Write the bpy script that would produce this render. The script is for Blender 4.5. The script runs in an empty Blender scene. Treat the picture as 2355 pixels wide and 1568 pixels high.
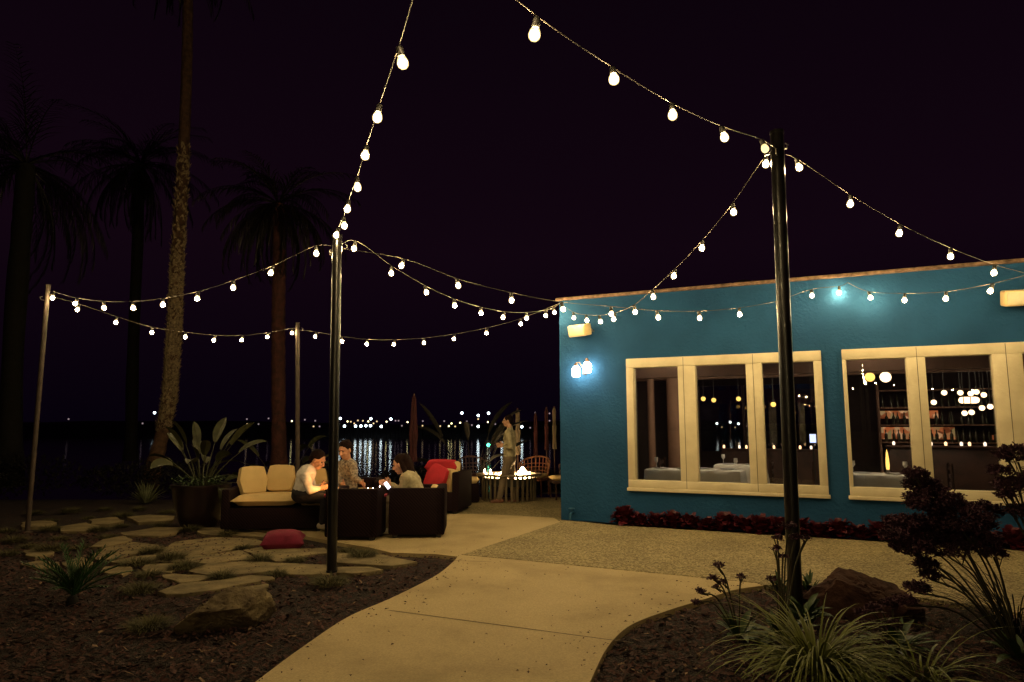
import bpy, bmesh, math, random
from mathutils import Vector, Matrix, noise
R = math.radians
random.seed(7)
rnd = random.random
def ru(a, b): return a + (b - a) * rnd()
scn = bpy.context.scene
col = scn.collection

# ------------------------------------------------------------------ camera and survey helpers
PITCH = R(7.26); CH = 1.5; F = 1570.0
cp, sp = math.cos(PITCH), math.sin(PITCH)
def ray(x, y):
    a = (x - 1177) / F; b = (784 - y) / F
    return Vector((a, cp - sp * b, sp + cp * b))
def G(x, y, z=0.0):                      # a point of the photograph standing on height z
    r = ray(x, y); t = (z - CH) / r.z
    return Vector((r.x * t, r.y * t, z))
def P(x, y, Y):                          # a point at distance Y
    r = ray(x, y); t = Y / r.y
    return Vector((r.x * t, Y, CH + r.z * t))
def onplane(x, y, a, b):                 # a point on the vertical plane through ground points a, b
    d = (Vector(b) - Vector(a)); n = Vector((d.y, -d.x))
    r = ray(x, y); t = n.dot(Vector(a)) / (n.x * r.x + n.y * r.y)
    return Vector((r.x * t, r.y * t, CH + r.z * t))

# ------------------------------------------------------------------ materials
def base_mat(name):
    m = bpy.data.materials.new(name); m.use_nodes = True
    nt = m.node_tree; b = nt.nodes['Principled BSDF']
    return m, nt, b
def mat(name, c, rough=.7, metal=0, var=.15, scale=6., bump=0., bscale=60., c2=None, spec=.5, coat=0., trans=0., detail=5):
    m, nt, b = base_mat(name)
    tc = nt.nodes.new('ShaderNodeTexCoord')
    nz = nt.nodes.new('ShaderNodeTexNoise'); nz.inputs['Scale'].default_value = scale; nz.inputs['Detail'].default_value = detail
    nt.links.new(tc.outputs['Object'], nz.inputs['Vector'])
    cr = nt.nodes.new('ShaderNodeValToRGB')
    cr.color_ramp.elements[0].position = .32; cr.color_ramp.elements[1].position = .68
    lo = c2 if c2 else [max(0, k * (1 - var)) for k in c]
    hi = c if c2 else [min(1, k * (1 + var)) for k in c]
    cr.color_ramp.elements[0].color = (*lo, 1); cr.color_ramp.elements[1].color = (*hi, 1)
    nt.links.new(nz.outputs['Fac'], cr.inputs['Fac']); nt.links.new(cr.outputs['Color'], b.inputs['Base Color'])
    b.inputs['Roughness'].default_value = rough; b.inputs['Metallic'].default_value = metal
    b.inputs['Specular IOR Level'].default_value = spec
    b.inputs['Coat Weight'].default_value = coat
    if bump:
        n2 = nt.nodes.new('ShaderNodeTexNoise'); n2.inputs['Scale'].default_value = bscale; n2.inputs['Detail'].default_value = 6
        nt.links.new(tc.outputs['Object'], n2.inputs['Vector'])
        bp = nt.nodes.new('ShaderNodeBump'); bp.inputs['Strength'].default_value = bump; bp.inputs['Distance'].default_value = .02
        nt.links.new(n2.outputs['Fac'], bp.inputs['Height']); nt.links.new(bp.outputs['Normal'], b.inputs['Normal'])
    return m
def emit(name, c, s):
    m, nt, b = base_mat(name)
    b.inputs['Base Color'].default_value = (*[k * .8 for k in c], 1)
    b.inputs['Emission Color'].default_value = (*c, 1); b.inputs['Emission Strength'].default_value = s
    return m
BULB = 880
M = {}
def leafmat(name, c, rough=.5): return mat(name, c, rough, var=.35, scale=9, spec=.35)
M['bulb_core'] = emit('bulb_filament', (1, .72, .33), BULB)
M['bulb_dim'] = emit('dim_bulb_glass', (1, .66, .25), 1.1)
M['sconce'] = emit('sconce_glass', (1, .88, .64), 32)
M['pendant'] = emit('pendant_glass', (1, .6, .14), 2.6)
M['pendant_pale'] = emit('pale_pendant_glass', (1, .72, .42), 5)
M['flame'] = emit('flame', (1, .66, .3), 60)
M['candle'] = emit('candle_flame', (1, .42, .1), 800)
M['tealight'] = emit('tea_light', (1, .78, .6), 22)
M['phone_screen'] = emit('phone_screen', (.95, .9, 1), 2.5)
M['screen'] = emit('screen', (.45, .55, 1), 3)
def shelfglow():
    m, nt, b = base_mat('lit_shelf'); tc = nt.nodes.new('ShaderNodeTexCoord'); v = nt.nodes.new('ShaderNodeTexVoronoi'); v.inputs['Scale'].default_value = 9
    cr = nt.nodes.new('ShaderNodeValToRGB'); e = cr.color_ramp.elements; sc = nt.nodes.new('ShaderNodeSeparateColor')
    e[0].color = (.12, .03, .01, 1); e[1].color = (1, .5, .25, 1); k = e.new(.45); k.color = (.6, .16, .05, 1); k = e.new(.7); k.color = (.25, .22, .09, 1)
    nt.links.new(tc.outputs['Object'], v.inputs['Vector']); nt.links.new(v.outputs['Color'], sc.inputs[0]); nt.links.new(sc.outputs[0], cr.inputs['Fac'])
    nt.links.new(cr.outputs['Color'], b.inputs['Emission Color']); b.inputs['Emission Strength'].default_value = .9; b.inputs['Base Color'].default_value = (.2, .1, .05, 1); return m
M['bottle_glow'] = shelfglow()
for n, c, s in (('white', (.78, .95, 1), 8), ('yellow', (1, .85, .4), 4), ('dim', (.8, .6, .65), .35), ('green', (.1, .9, .5), 6), ('warmdim', (1, .7, .35), .9)):
    M['lamp_' + n] = emit('far_lamp_' + n, c, s)
def bulbglass(name, c, s, k):
    m = bpy.data.materials.new(name); m.use_nodes = True; nt = m.node_tree; nt.nodes.clear()
    o = nt.nodes.new('ShaderNodeOutputMaterial'); t = nt.nodes.new('ShaderNodeBsdfTransparent'); e = nt.nodes.new('ShaderNodeEmission')
    e.inputs['Color'].default_value = (*c, 1); e.inputs['Strength'].default_value = s; mx = nt.nodes.new('ShaderNodeMixShader'); mx.inputs[0].default_value = k
    nt.links.new(t.outputs[0], mx.inputs[1]); nt.links.new(e.outputs[0], mx.inputs[2]); nt.links.new(mx.outputs[0], o.inputs[0]); return m
M['bulb'] = bulbglass('bulb_glass', (1, .72, .3), 2.6, .5)
M['socket'] = mat('socket_black', (.03, .028, .025), .45)
M['cable'] = mat('cable', (.2, .17, .14), .6, scale=2.5, c2=(.03, .025, .02), spec=.3)
M['pole'] = mat('black_pole', (.008, .007, .007), .3, var=.3, spec=.45, coat=.12, bump=.05, bscale=12)
M['steel'] = mat('hook_steel', (.35, .33, .3), .35, metal=.8)
M['pale_pole'] = mat('weathered_pole', (.05, .034, .026), .7, var=.3, scale=12)
M['stucco'] = mat('blue_stucco', (.016, .088, .21), .88, var=.12, scale=1.3, bump=.5, bscale=24, c2=(.010, .06, .15), spec=.3, detail=9)
M['inner_wall'] = mat('inner_wall', (.022, .011, .008), .8, bump=.1)
M['beam'] = mat('ceiling_beam', (.3, .17, .11), .6, scale=3)
M['floor_in'] = mat('dining_floor', (.05, .025, .015), .35)
M['coping'] = mat('coping', (.22, .13, .08), .7, var=.5, scale=14, bump=.3)
M['cream'] = mat('cream_paint', (.76, .67, .46), .55, scale=4, bump=.15, bscale=24, c2=(.64, .55, .36), detail=9)
M['cream_box'] = mat('cream_plastic', (.8, .6, .3), .45, var=.05)
M['vent'] = mat('vent_metal', (.09, .07, .06), .4, metal=.6)
M['cloth'] = mat('tablecloth', (.75, .72, .6), .8, var=.05, bump=.15, bscale=25)
M['wood_dark'] = mat('dark_wood', (.05, .02, .012), .5, var=.4)
M['plate'] = mat('plate', (.8, .8, .78), .2)
M['wicker'] = None
M['cushion'] = mat('cream_cushion', (.72, .52, .24), .9, var=.06, scale=4, bump=.25, bscale=160)
M['red'] = mat('red_cloth', (.5, .02, .035), .9, var=.15, scale=8, bump=.3, bscale=150)
M['pink'] = mat('crimson_cushion', (.17, .008, .035), .9, var=.15, scale=10, bump=.3, bscale=120)
M['skin'] = mat('skin', (.55, .3, .19), .55, var=.06)
M['hair'] = mat('dark_hair', (.014, .006, .005), .8, spec=.12, bump=.5, bscale=90, var=.4)
M['white_shirt'] = mat('white_shirt', (.72, .66, .6), .85, var=.04, bump=.4, bscale=22)
M['khaki_shirt'] = mat('khaki_shirt', (.42, .36, .22), .85, var=.2, scale=25, bump=.4, bscale=22)
M['print_shirt'] = mat('print_shirt', (.5, .43, .33), .85, scale=28, c2=(.1, .07, .05), bump=.3, bscale=30)
M['dark_cloth'] = mat('dark_trousers', (.012, .01, .014), .85, var=.3, bump=.3, bscale=25)
M['khaki_cloth'] = mat('khaki_trousers', (.17, .125, .08), .85, bump=.4, bscale=20)
M['shoe_white'] = mat('pale_shoe', (.45, .4, .33), .6)
M['shoe_brown'] = mat('brown_shoe', (.16, .06, .035), .5)
M['pot'] = mat('glazed_pot', (.016, .007, .009), .4, var=.4, scale=4, coat=.3)
M['soil'] = mat('soil', (.03, .02, .015), 1)
M['trunk'] = mat('palm_trunk', (.15, .08, .045), .9, var=.5, scale=9, bump=1, bscale=30, c2=(.05, .024, .015))
M['trunk_red'] = mat('reddish_trunk', (.05, .014, .011), .9, var=.5, scale=8, bump=1, bscale=30)
M['boot'] = mat('leaf_base', (.46, .36, .21), .85, scale=20, c2=(.16, .11, .07))
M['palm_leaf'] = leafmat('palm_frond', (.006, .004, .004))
M['green'] = leafmat('green_leaf', (.03, .06, .012))
M['bird_leaf'] = leafmat('paddle_leaf', (.042, .044, .018))
M['fern'] = leafmat('cycad_leaf', (.02, .06, .012))
M['grass_leaf'] = leafmat('strap_grass', (.12, .135, .02))
M['tuft'] = leafmat('tuft_grass', (.075, .068, .026), .85)
M['agave'] = leafmat('agave_leaf', (.1, .11, .055))
M['red_leaf'] = leafmat('red_leaf', (.075, .007, .014))
M['purple'] = leafmat('purple_floret', (.075, .03, .048), .8)
M['stem'] = leafmat('stem', (.045, .04, .018), .8)
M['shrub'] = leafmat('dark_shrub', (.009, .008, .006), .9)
M['rock'] = mat('rock', (.23, .18, .1), .95, scale=7, bump=1, bscale=22, c2=(.07, .05, .035), spec=.2, detail=9)
M['rock_red'] = mat('brown_rock', (.075, .036, .026), .95, scale=7, bump=1, bscale=20, c2=(.025, .011, .011), spec=.2, detail=9)
M['flag'] = mat('flagstone', (.26, .205, .11), .9, scale=4.5, bump=1, bscale=14, c2=(.12, .095, .055), spec=.2, detail=9)
M['chip'] = mat('wood_chips', (.085, .03, .024), .95, scale=45, c2=(.014, .005, .006))
M['chip_pale'] = mat('pale_chips', (.24, .15, .09), .9, scale=30, c2=(.12, .07, .045))
M['bark'] = mat('firewood', (.16, .06, .025), .8, scale=10, var=.4)
M['maroon'] = mat('maroon_canvas', (.045, .008, .01), .9, var=.3)
M['pale_canvas'] = mat('pale_canvas', (.17, .13, .085), .9, var=.15)
M['fire_metal'] = mat('fire_table_metal', (.16, .12, .07), .6, metal=.1, var=.2)
M['shore'] = mat('far_shore', (.008, .007, .008), 1)
M['hose'] = mat('tap_metal', (.015, .09, .19), .6)

def ground_mat():
    m, nt, b = base_mat('mulch_ground')
    tc = nt.nodes.new('ShaderNodeTexCoord')
    v = nt.nodes.new('ShaderNodeTexVoronoi'); v.inputs['Scale'].default_value = 38; v.inputs['Randomness'].default_value = 1
    n = nt.nodes.new('ShaderNodeTexNoise'); n.inputs['Scale'].default_value = 3; n.inputs['Detail'].default_value = 8
    ad = nt.nodes.new('ShaderNodeVectorMath'); ad.operation = 'ADD'
    sc = nt.nodes.new('ShaderNodeVectorMath'); sc.operation = 'SCALE'; sc.inputs['Scale'].default_value = .12
    n0 = nt.nodes.new('ShaderNodeTexNoise'); n0.inputs['Scale'].default_value = 22
    nt.links.new(tc.outputs['Object'], n0.inputs['Vector']); nt.links.new(n0.outputs['Color'], sc.inputs[0])
    nt.links.new(tc.outputs['Object'], ad.inputs[0]); nt.links.new(sc.outputs[0], ad.inputs[1]); nt.links.new(ad.outputs[0], v.inputs['Vector'])
    nt.links.new(tc.outputs['Object'], n.inputs['Vector'])
    sx = nt.nodes.new('ShaderNodeSeparateColor'); nt.links.new(v.outputs['Color'], sx.inputs[0])
    cr = nt.nodes.new('ShaderNodeValToRGB'); e = cr.color_ramp.elements
    e[0].position = .0; e[0].color = (.012, .005, .005, 1); e[1].position = 1; e[1].color = (.11, .05, .034, 1)
    k = e.new(.55); k.color = (.03, .012, .011, 1); k = e.new(.93); k.color = (.055, .026, .019, 1)
    nt.links.new(sx.outputs[0], cr.inputs['Fac'])
    mx = nt.nodes.new('ShaderNodeMixRGB'); mx.blend_type = 'MULTIPLY'; mx.inputs[0].default_value = .6
    nt.links.new(cr.outputs['Color'], mx.inputs[1]); nt.links.new(n.outputs['Color'], mx.inputs[2])
    nt.links.new(mx.outputs[0], b.inputs['Base Color']); b.inputs['Roughness'].default_value = .95
    bp = nt.nodes.new('ShaderNodeBump'); bp.inputs['Strength'].default_value = 1; bp.inputs['Distance'].default_value = .03
    nt.links.new(v.outputs['Distance'], bp.inputs['Height']); nt.links.new(bp.outputs['Normal'], b.inputs['Normal'])
    return m
M['mulch'] = ground_mat()
def concrete_mat():
    m, nt, b = base_mat('tan_concrete')
    tc = nt.nodes.new('ShaderNodeTexCoord')
    n = nt.nodes.new('ShaderNodeTexNoise'); n.inputs['Scale'].default_value = .9; n.inputs['Detail'].default_value = 9; n.inputs['Roughness'].default_value = .65
    cr = nt.nodes.new('ShaderNodeValToRGB'); e = cr.color_ramp.elements
    e[0].position = .3; e[0].color = (.3, .22, .1, 1); e[1].position = .72; e[1].color = (.5, .385, .195, 1); k = e.new(.5); k.color = (.44, .335, .165, 1)
    n2 = nt.nodes.new('ShaderNodeTexNoise'); n2.inputs['Scale'].default_value = 70; n2.inputs['Detail'].default_value = 6; n2.inputs['Roughness'].default_value = .8
    mx = nt.nodes.new('ShaderNodeMixRGB'); mx.blend_type = 'OVERLAY'; mx.inputs[0].default_value = .75
    for k in (n, n2): nt.links.new(tc.outputs['Object'], k.inputs['Vector'])
    nt.links.new(n.outputs['Fac'], cr.inputs['Fac']); nt.links.new(cr.outputs['Color'], mx.inputs[1]); nt.links.new(n2.outputs['Fac'], mx.inputs[2])
    nt.links.new(mx.outputs[0], b.inputs['Base Color']); b.inputs['Roughness'].default_value = .78
    bp = nt.nodes.new('ShaderNodeBump'); bp.inputs['Strength'].default_value = .25; bp.inputs['Distance'].default_value = .01
    nt.links.new(n2.outputs['Fac'], bp.inputs['Height']); nt.links.new(bp.outputs['Normal'], b.inputs['Normal'])
    return m
M['concrete'] = concrete_mat()
def aggregate_mat():
    m, nt, b = base_mat('exposed_aggregate')
    tc = nt.nodes.new('ShaderNodeTexCoord')
    v = nt.nodes.new('ShaderNodeTexVoronoi'); v.inputs['Scale'].default_value = 62
    n = nt.nodes.new('ShaderNodeTexNoise'); n.inputs['Scale'].default_value = 1.1; n.inputs['Detail'].default_value = 7
    for k in (n, v): nt.links.new(tc.outputs['Object'], k.inputs['Vector'])
    sx = nt.nodes.new('ShaderNodeSeparateColor'); nt.links.new(v.outputs['Color'], sx.inputs[0])
    cr = nt.nodes.new('ShaderNodeValToRGB'); e = cr.color_ramp.elements
    e[0].position = .0; e[0].color = (.13, .1, .042, 1); e[1].position = 1; e[1].color = (.5, .4, .21, 1)
    k = e.new(.5); k.color = (.27, .21, .095, 1)
    nt.links.new(sx.outputs[0], cr.inputs['Fac'])
    mx = nt.nodes.new('ShaderNodeMixRGB'); mx.blend_type = 'OVERLAY'; mx.inputs[0].default_value = .5
    nt.links.new(cr.outputs['Color'], mx.inputs[1]); nt.links.new(n.outputs['Fac'], mx.inputs[2])
    nt.links.new(mx.outputs[0], b.inputs['Base Color']); b.inputs['Roughness'].default_value = .85
    bp = nt.nodes.new('ShaderNodeBump'); bp.inputs['Strength'].default_value = .8; bp.inputs['Distance'].default_value = .015; bp.invert = True
    nt.links.new(v.outputs['Distance'], bp.inputs['Height']); nt.links.new(bp.outputs['Normal'], b.inputs['Normal'])
    return m
M['aggregate'] = aggregate_mat()
def wicker_mat():
    m, nt, b = base_mat('dark_wicker')
    tc = nt.nodes.new('ShaderNodeTexCoord')
    w1 = nt.nodes.new('ShaderNodeTexWave'); w1.inputs['Scale'].default_value = 22; w1.bands_direction = 'Z'
    w2 = nt.nodes.new('ShaderNodeTexWave'); w2.inputs['Scale'].default_value = 14; w2.bands_direction = 'DIAGONAL'
    for k in (w1, w2): nt.links.new(tc.outputs['Object'], k.inputs['Vector'])
    mu = nt.nodes.new('ShaderNodeMath'); mu.operation = 'MULTIPLY'
    nt.links.new(w1.outputs['Fac'], mu.inputs[0]); nt.links.new(w2.outputs['Fac'], mu.inputs[1])
    cr = nt.nodes.new('ShaderNodeValToRGB'); e = cr.color_ramp.elements
    e[0].color = (.004, .0015, .003, 1); e[1].color = (.028, .009, .013, 1)
    nt.links.new(mu.outputs[0], cr.inputs['Fac']); nt.links.new(cr.outputs['Color'], b.inputs['Base Color'])
    b.inputs['Roughness'].default_value = .8; b.inputs['Specular IOR Level'].default_value = .15
    bp = nt.nodes.new('ShaderNodeBump'); bp.inputs['Strength'].default_value = .8; bp.inputs['Distance'].default_value = .006
    nt.links.new(mu.outputs[0], bp.inputs['Height']); nt.links.new(bp.outputs['Normal'], b.inputs['Normal'])
    return m
M['wicker'] = wicker_mat()
def glass_mat():
    m = bpy.data.materials.new('window_glass'); m.use_nodes = True; nt = m.node_tree
    nt.nodes.clear()
    o = nt.nodes.new('ShaderNodeOutputMaterial'); t = nt.nodes.new('ShaderNodeBsdfTransparent'); g = nt.nodes.new('ShaderNodeBsdfGlossy')
    g.inputs['Roughness'].default_value = .0; t.inputs['Color'].default_value = (.82, .8, .78, 1)
    f = nt.nodes.new('ShaderNodeFresnel'); f.inputs['IOR'].default_value = 1.75
    mx = nt.nodes.new('ShaderNodeMixShader')
    nt.links.new(f.outputs[0], mx.inputs[0]); nt.links.new(t.outputs[0], mx.inputs[1]); nt.links.new(g.outputs[0], mx.inputs[2]); nt.links.new(mx.outputs[0], o.inputs[0])
    return m
M['glass'] = glass_mat()
def water_mat():
    m, nt, b = base_mat('night_water')
    b.inputs['Base Color'].default_value = (.002, .003, .006, 1); b.inputs['Roughness'].default_value = .09; b.inputs['IOR'].default_value = 1.33
    tc = nt.nodes.new('ShaderNodeTexCoord'); mp = nt.nodes.new('ShaderNodeMapping'); mp.inputs['Scale'].default_value = (.35, 1, 1)
    n = nt.nodes.new('ShaderNodeTexNoise'); n.inputs['Scale'].default_value = .9; n.inputs['Detail'].default_value = 5
    nt.links.new(tc.outputs['Object'], mp.inputs[0]); nt.links.new(mp.outputs[0], n.inputs['Vector'])
    bp = nt.nodes.new('ShaderNodeBump'); bp.inputs['Strength'].default_value = .12; bp.inputs['Distance'].default_value = .25
    nt.links.new(n.outputs['Fac'], bp.inputs['Height']); nt.links.new(bp.outputs['Normal'], b.inputs['Normal'])
    return m
M['water'] = water_mat()

# ------------------------------------------------------------------ mesh builder
ORG = {}
class MB:
    def __init__(s): s.v = []; s.f = []
    def add(s, vs, fs):
        n = len(s.v); s.v += [Vector(v) for v in vs]; s.f += [[i + n for i in f] for f in fs]; return s
    def box(s, c, size, rz=0, rx=0, ry=0, bev=.0, seg=2):
        bm = bmesh.new(); bmesh.ops.create_cube(bm, size=1)
        bmesh.ops.scale(bm, vec=size, verts=bm.verts)
        if bev: bmesh.ops.bevel(bm, geom=bm.edges[:], offset=bev, segments=seg, affect='EDGES', profile=.5)
        mt = Matrix.Translation(c) @ Matrix.Rotation(rz, 4, 'Z') @ Matrix.Rotation(rx, 4, 'X') @ Matrix.Rotation(ry, 4, 'Y')
        bmesh.ops.transform(bm, matrix=mt, verts=bm.verts)
        bm.verts.index_update(); s.add([v.co.copy() for v in bm.verts], [[v.index for v in f.verts] for f in bm.faces]); bm.free(); return s
    def cushion(s, c, size, rz=0, rx=0, ry=0, puff=.35):
        n = 10; w, d, h = size; vs = []; fs = []
        mt = Matrix.Translation(c) @ Matrix.Rotation(rz, 4, 'Z') @ Matrix.Rotation(rx, 4, 'X') @ Matrix.Rotation(ry, 4, 'Y')
        for sd in (1, -1):
            b0 = len(vs)
            for i in range(n + 1):
                for j in range(n + 1):
                    u = i / n * 2 - 1; v = j / n * 2 - 1
                    e = (1 - abs(u) ** 5) * (1 - abs(v) ** 5)
                    x = u * (1 - .05 * (1 - abs(v)) * abs(u) ** 3 * puff * 2); y = v * (1 - .05 * (1 - abs(u)) * abs(v) ** 3 * puff * 2)
                    z = h / 2 * ((1 - puff) * max(0, 1 - max(abs(u), abs(v)) ** 22) + puff * math.sqrt(max(0, e)) * (1.2 - .2 * (u * u + v * v))) + .004 * noise.noise(Vector((u * 3, v * 3, w * 9 + c[0])))
                    vs.append(mt @ Vector((x * w / 2, y * d / 2, sd * max(z, 0.004))))
            for i in range(n):
                for j in range(n):
                    q = [b0 + i * (n + 1) + j, b0 + (i + 1) * (n + 1) + j, b0 + (i + 1) * (n + 1) + j + 1, b0 + i * (n + 1) + j + 1]
                    fs.append(q if sd > 0 else q[::-1])
        N = (n + 1) ** 2
        ring = [i * (n + 1) for i in range(n + 1)] + [n * (n + 1) + j for j in range(1, n + 1)] + [i * (n + 1) + n for i in range(n - 1, -1, -1)] + [j for j in range(n - 1, 0, -1)]
        for a, b in zip(ring, ring[1:] + ring[:1]): fs.append([a, a + N, b + N, b])
        return s.add(vs, fs)
    def tube(s, pts, rad, n=8, cap=True):
        pts = [Vector(p) for p in pts]
        if not hasattr(rad, '__len__'): rad = [rad] * len(pts)
        vs = []; fs = []; up = None
        for i, p in enumerate(pts):
            d = (pts[min(i + 1, len(pts) - 1)] - pts[max(i - 1, 0)])
            d = d.normalized() if d.length > 1e-9 else Vector((0, 0, 1))
            if up is None: up = Vector((1, 0, 0)) if abs(d.x) < .9 else Vector((0, 1, 0))
            a = (up - d * up.dot(d)).normalized(); up = a; b = d.cross(a)
            for k in range(n):
                t = 2 * math.pi * k / n; vs.append(p + (a * math.cos(t) + b * math.sin(t)) * rad[i])
        for i in range(len(pts) - 1):
            for k in range(n): fs.append([i * n + k, i * n + (k + 1) % n, (i + 1) * n + (k + 1) % n, (i + 1) * n + k])
        if cap: fs += [list(range(n))[::-1], [(len(pts) - 1) * n + k for k in range(n)]]
        return s.add(vs, fs)
    def ball(s, c, r, n=12, m=8, mt=None):
        if not hasattr(r, '__len__'): r = (r, r, r)
        c = Vector(c); vs = [Vector((0, 0, -r[2]))]; fs = []
        for i in range(1, m):
            t = -math.pi / 2 + math.pi * i / m
            for k in range(n):
                a = 2 * math.pi * k / n; vs.append(Vector((math.cos(t) * math.cos(a) * r[0], math.cos(t) * math.sin(a) * r[1], math.sin(t) * r[2])))
        vs.append(Vector((0, 0, r[2])))
        for k in range(n):
            fs.append([0, 1 + (k + 1) % n, 1 + k]); fs.append([len(vs) - 1, 1 + (m - 2) * n + k, 1 + (m - 2) * n + (k + 1) % n])
        for i in range(m - 2):
            for k in range(n): fs.append([1 + i * n + k, 1 + i * n + (k + 1) % n, 1 + (i + 1) * n + (k + 1) % n, 1 + (i + 1) * n + k])
        return s.add([(mt @ v if mt else v) + c for v in vs], fs)
    def lathe(s, c, prof, n=20):                                  # prof: (radius, z)
        c = Vector(c); return s.tube_prof(c, prof, n)
    def tube_prof(s, c, prof, n):
        vs = []; fs = []
        for r, z in prof:
            for k in range(n):
                t = 2 * math.pi * k / n; vs.append(c + Vector((math.cos(t) * r, math.sin(t) * r, z)))
        for i in range(len(prof) - 1):
            for k in range(n): fs.append([i * n + k, i * n + (k + 1) % n, (i + 1) * n + (k + 1) % n, (i + 1) * n + k])
        if prof[0][0] > 1e-4: fs.append(list(range(n))[::-1])
        if prof[-1][0] > 1e-4: fs.append([(len(prof) - 1) * n + k for k in range(n)])
        return s.add(vs, fs)
    def blade(s, base, az, el, length, width, droop, seg=5, fold=.3, prof=None, twist=0):
        p = Vector(base); vs = []; fs = []
        h = Vector((math.cos(az), math.sin(az), 0)); side = Vector((-math.sin(az), math.cos(az), 0))
        for i in range(seg + 1):
            t = i / seg
            w = width * (prof(t) if prof else (1 - t) ** .7 * (.55 + .9 * t if t < .5 else 1)) / 2
            e = el - droop * t
            d = h * math.cos(e) + Vector((0, 0, 1)) * math.sin(e)
            up = Vector((0, 0, 1)) * math.cos(e) - h * math.sin(e)
            sd = side * math.cos(twist) + up * math.sin(twist)
            vs += [p - sd * w + up * w * fold, p.copy(), p + sd * w + up * w * fold]
            p = p + d * (length / seg)
        for i in range(seg):
            a = i * 3; fs += [[a, a + 1, a + 4, a + 3], [a + 1, a + 2, a + 5, a + 4]]
        return s.add(vs, fs)
    def poly(s, pts, z0, z1):
        n = len(pts); vs = [Vector((p[0], p[1], z0)) for p in pts] + [Vector((p[0], p[1], z1)) for p in pts]
        area = sum(pts[i][0] * pts[(i + 1) % n][1] - pts[(i + 1) % n][0] * pts[i][1] for i in range(n))
        top = list(range(n, 2 * n)); fs = [top if area > 0 else top[::-1], list(range(n))[::-1] if area > 0 else list(range(n))]
        for i in range(n):
            q = [i, (i + 1) % n, n + (i + 1) % n, n + i]; fs.append(q if area > 0 else q[::-1])
        return s.add(vs, fs)
    def build(s, name, m, parent=None, smooth=True, bevel=0, fix=False):
        if parent is not None: o0 = ORG[parent]
        else:
            xs = [v.x for v in s.v]; ys = [v.y for v in s.v]; zs = [v.z for v in s.v]
            o0 = Vector(((min(xs) + max(xs)) / 2, (min(ys) + max(ys)) / 2, min(zs)))
        me = bpy.data.meshes.new(name)
        me.from_pydata([v - o0 for v in s.v], [], s.f); me.update()
        if fix:
            bm = bmesh.new(); bm.from_mesh(me); bmesh.ops.recalc_face_normals(bm, faces=bm.faces); bm.to_mesh(me); bm.free()
        for k in (m if isinstance(m, (list, tuple)) else [m]): me.materials.append(M[k])
        if smooth:
            me.polygons.foreach_set('use_smooth', [True] * len(me.polygons))
            try: me.set_sharp_from_angle(angle=R(40))
            except Exception: pass
        o = bpy.data.objects.new(name, me); col.objects.link(o)
        if parent is not None: o.parent = parent; ORG[o] = o0
        else: o.location = o0; ORG[o] = o0
        if bevel:
            b = o.modifiers.new('bevel', 'BEVEL'); b.width = bevel; b.segments = 2
        return o
def setp(mbobj, idxs, mi):
    for i in idxs: mbobj.data.polygons[i].material_index = mi
def tag(o, label, cat, group=None, kind=None):
    if label: o['label'] = label
    if cat: o['category'] = cat
    if group: o['group'] = group
    if kind: o['kind'] = kind
    return o
def thing(name, loc, label, cat, group=None):
    o = bpy.data.objects.new(name, None); col.objects.link(o); o.location = loc; o.empty_display_size = .1
    ORG[o] = Vector(loc); return tag(o, label, cat, group)
def dup(root, loc, rz=0, s=1, label=None):
    c = root.copy(); col.objects.link(c); c.location = loc; c.rotation_euler = (0, 0, rz); c.scale = (s, s, s)
    if label: c['label'] = label
    for ch in list(root.children):
        d = ch.copy(); col.objects.link(d); d.parent = c
        for g in list(ch.children):
            e = g.copy(); col.objects.link(e); e.parent = d
    return c
def struct(name, mb, m, **k):
    o = mb.build(name, m, smooth=k.pop('smooth', False)); o['kind'] = 'structure'; return o
def smoothline(pts, n=6):
    out = []
    for i in range(len(pts) - 1):
        p0 = pts[max(i - 1, 0)]; p1 = pts[i]; p2 = pts[i + 1]; p3 = pts[min(i + 2, len(pts) - 1)]
        for k in range(n):
            t = k / n; q = []
            for a, b, c, d in zip(p0, p1, p2, p3):
                q.append(.5 * ((2 * b) + (-a + c) * t + (2 * a - 5 * b + 4 * c - d) * t * t + (-a + 3 * b - 3 * c + d) * t ** 3))
            out.append(tuple(q))
    out.append(tuple(pts[-1])); return out

# ------------------------------------------------------------------ the ground
mb = MB(); xs = [-400, -60] + [i * 1.5 for i in range(-20, 21)] + [60, 400]; ys = [-300, -20, -3] + [i * 1. for i in range(0, 15)] + [15.5, 17, 20, 26, 34, 60]
def gz(x, y):
    z = 0
    if y > 15: z = -1.9 * min(1, (y - 15) / 12)
    return z
for y in ys:
    for x in xs: mb.v.append(Vector((x, y, gz(x, y))))
nx = len(xs)
for j in range(len(ys) - 1):
    for i in range(nx - 1): mb.f.append([j * nx + i, j * nx + i + 1, (j + 1) * nx + i + 1, (j + 1) * nx + i])
go = struct('ground', mb, 'mulch'); go.location.z = -1.9
mb = MB().add([(-900, 19, -1.1), (900, 19, -1.1), (900, 1500, -1.1), (-900, 1500, -1.1)], [[0, 1, 2, 3]])
struct('water', mb, 'water')
mb = MB(); xs = [-700 + i * 14 for i in range(101)]
for x in xs:
    h = 3.4 + 2.0 * noise.noise(Vector((x * .013, 0, 0))) + 1.1 * noise.noise(Vector((x * .07, 3, 0)))
    mb.v += [Vector((x, 186, -1.6)), Vector((x, 190, -.4)), Vector((x, 204, h * .6)), Vector((x, 230, h)), Vector((x, 900, h + 1))]
for i in range(100):
    for k in range(4): a = i * 5 + k; mb.f.append([a, a + 5, a + 6, a + 1][::-1])
struct('far_shore', mb, 'shore')

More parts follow.
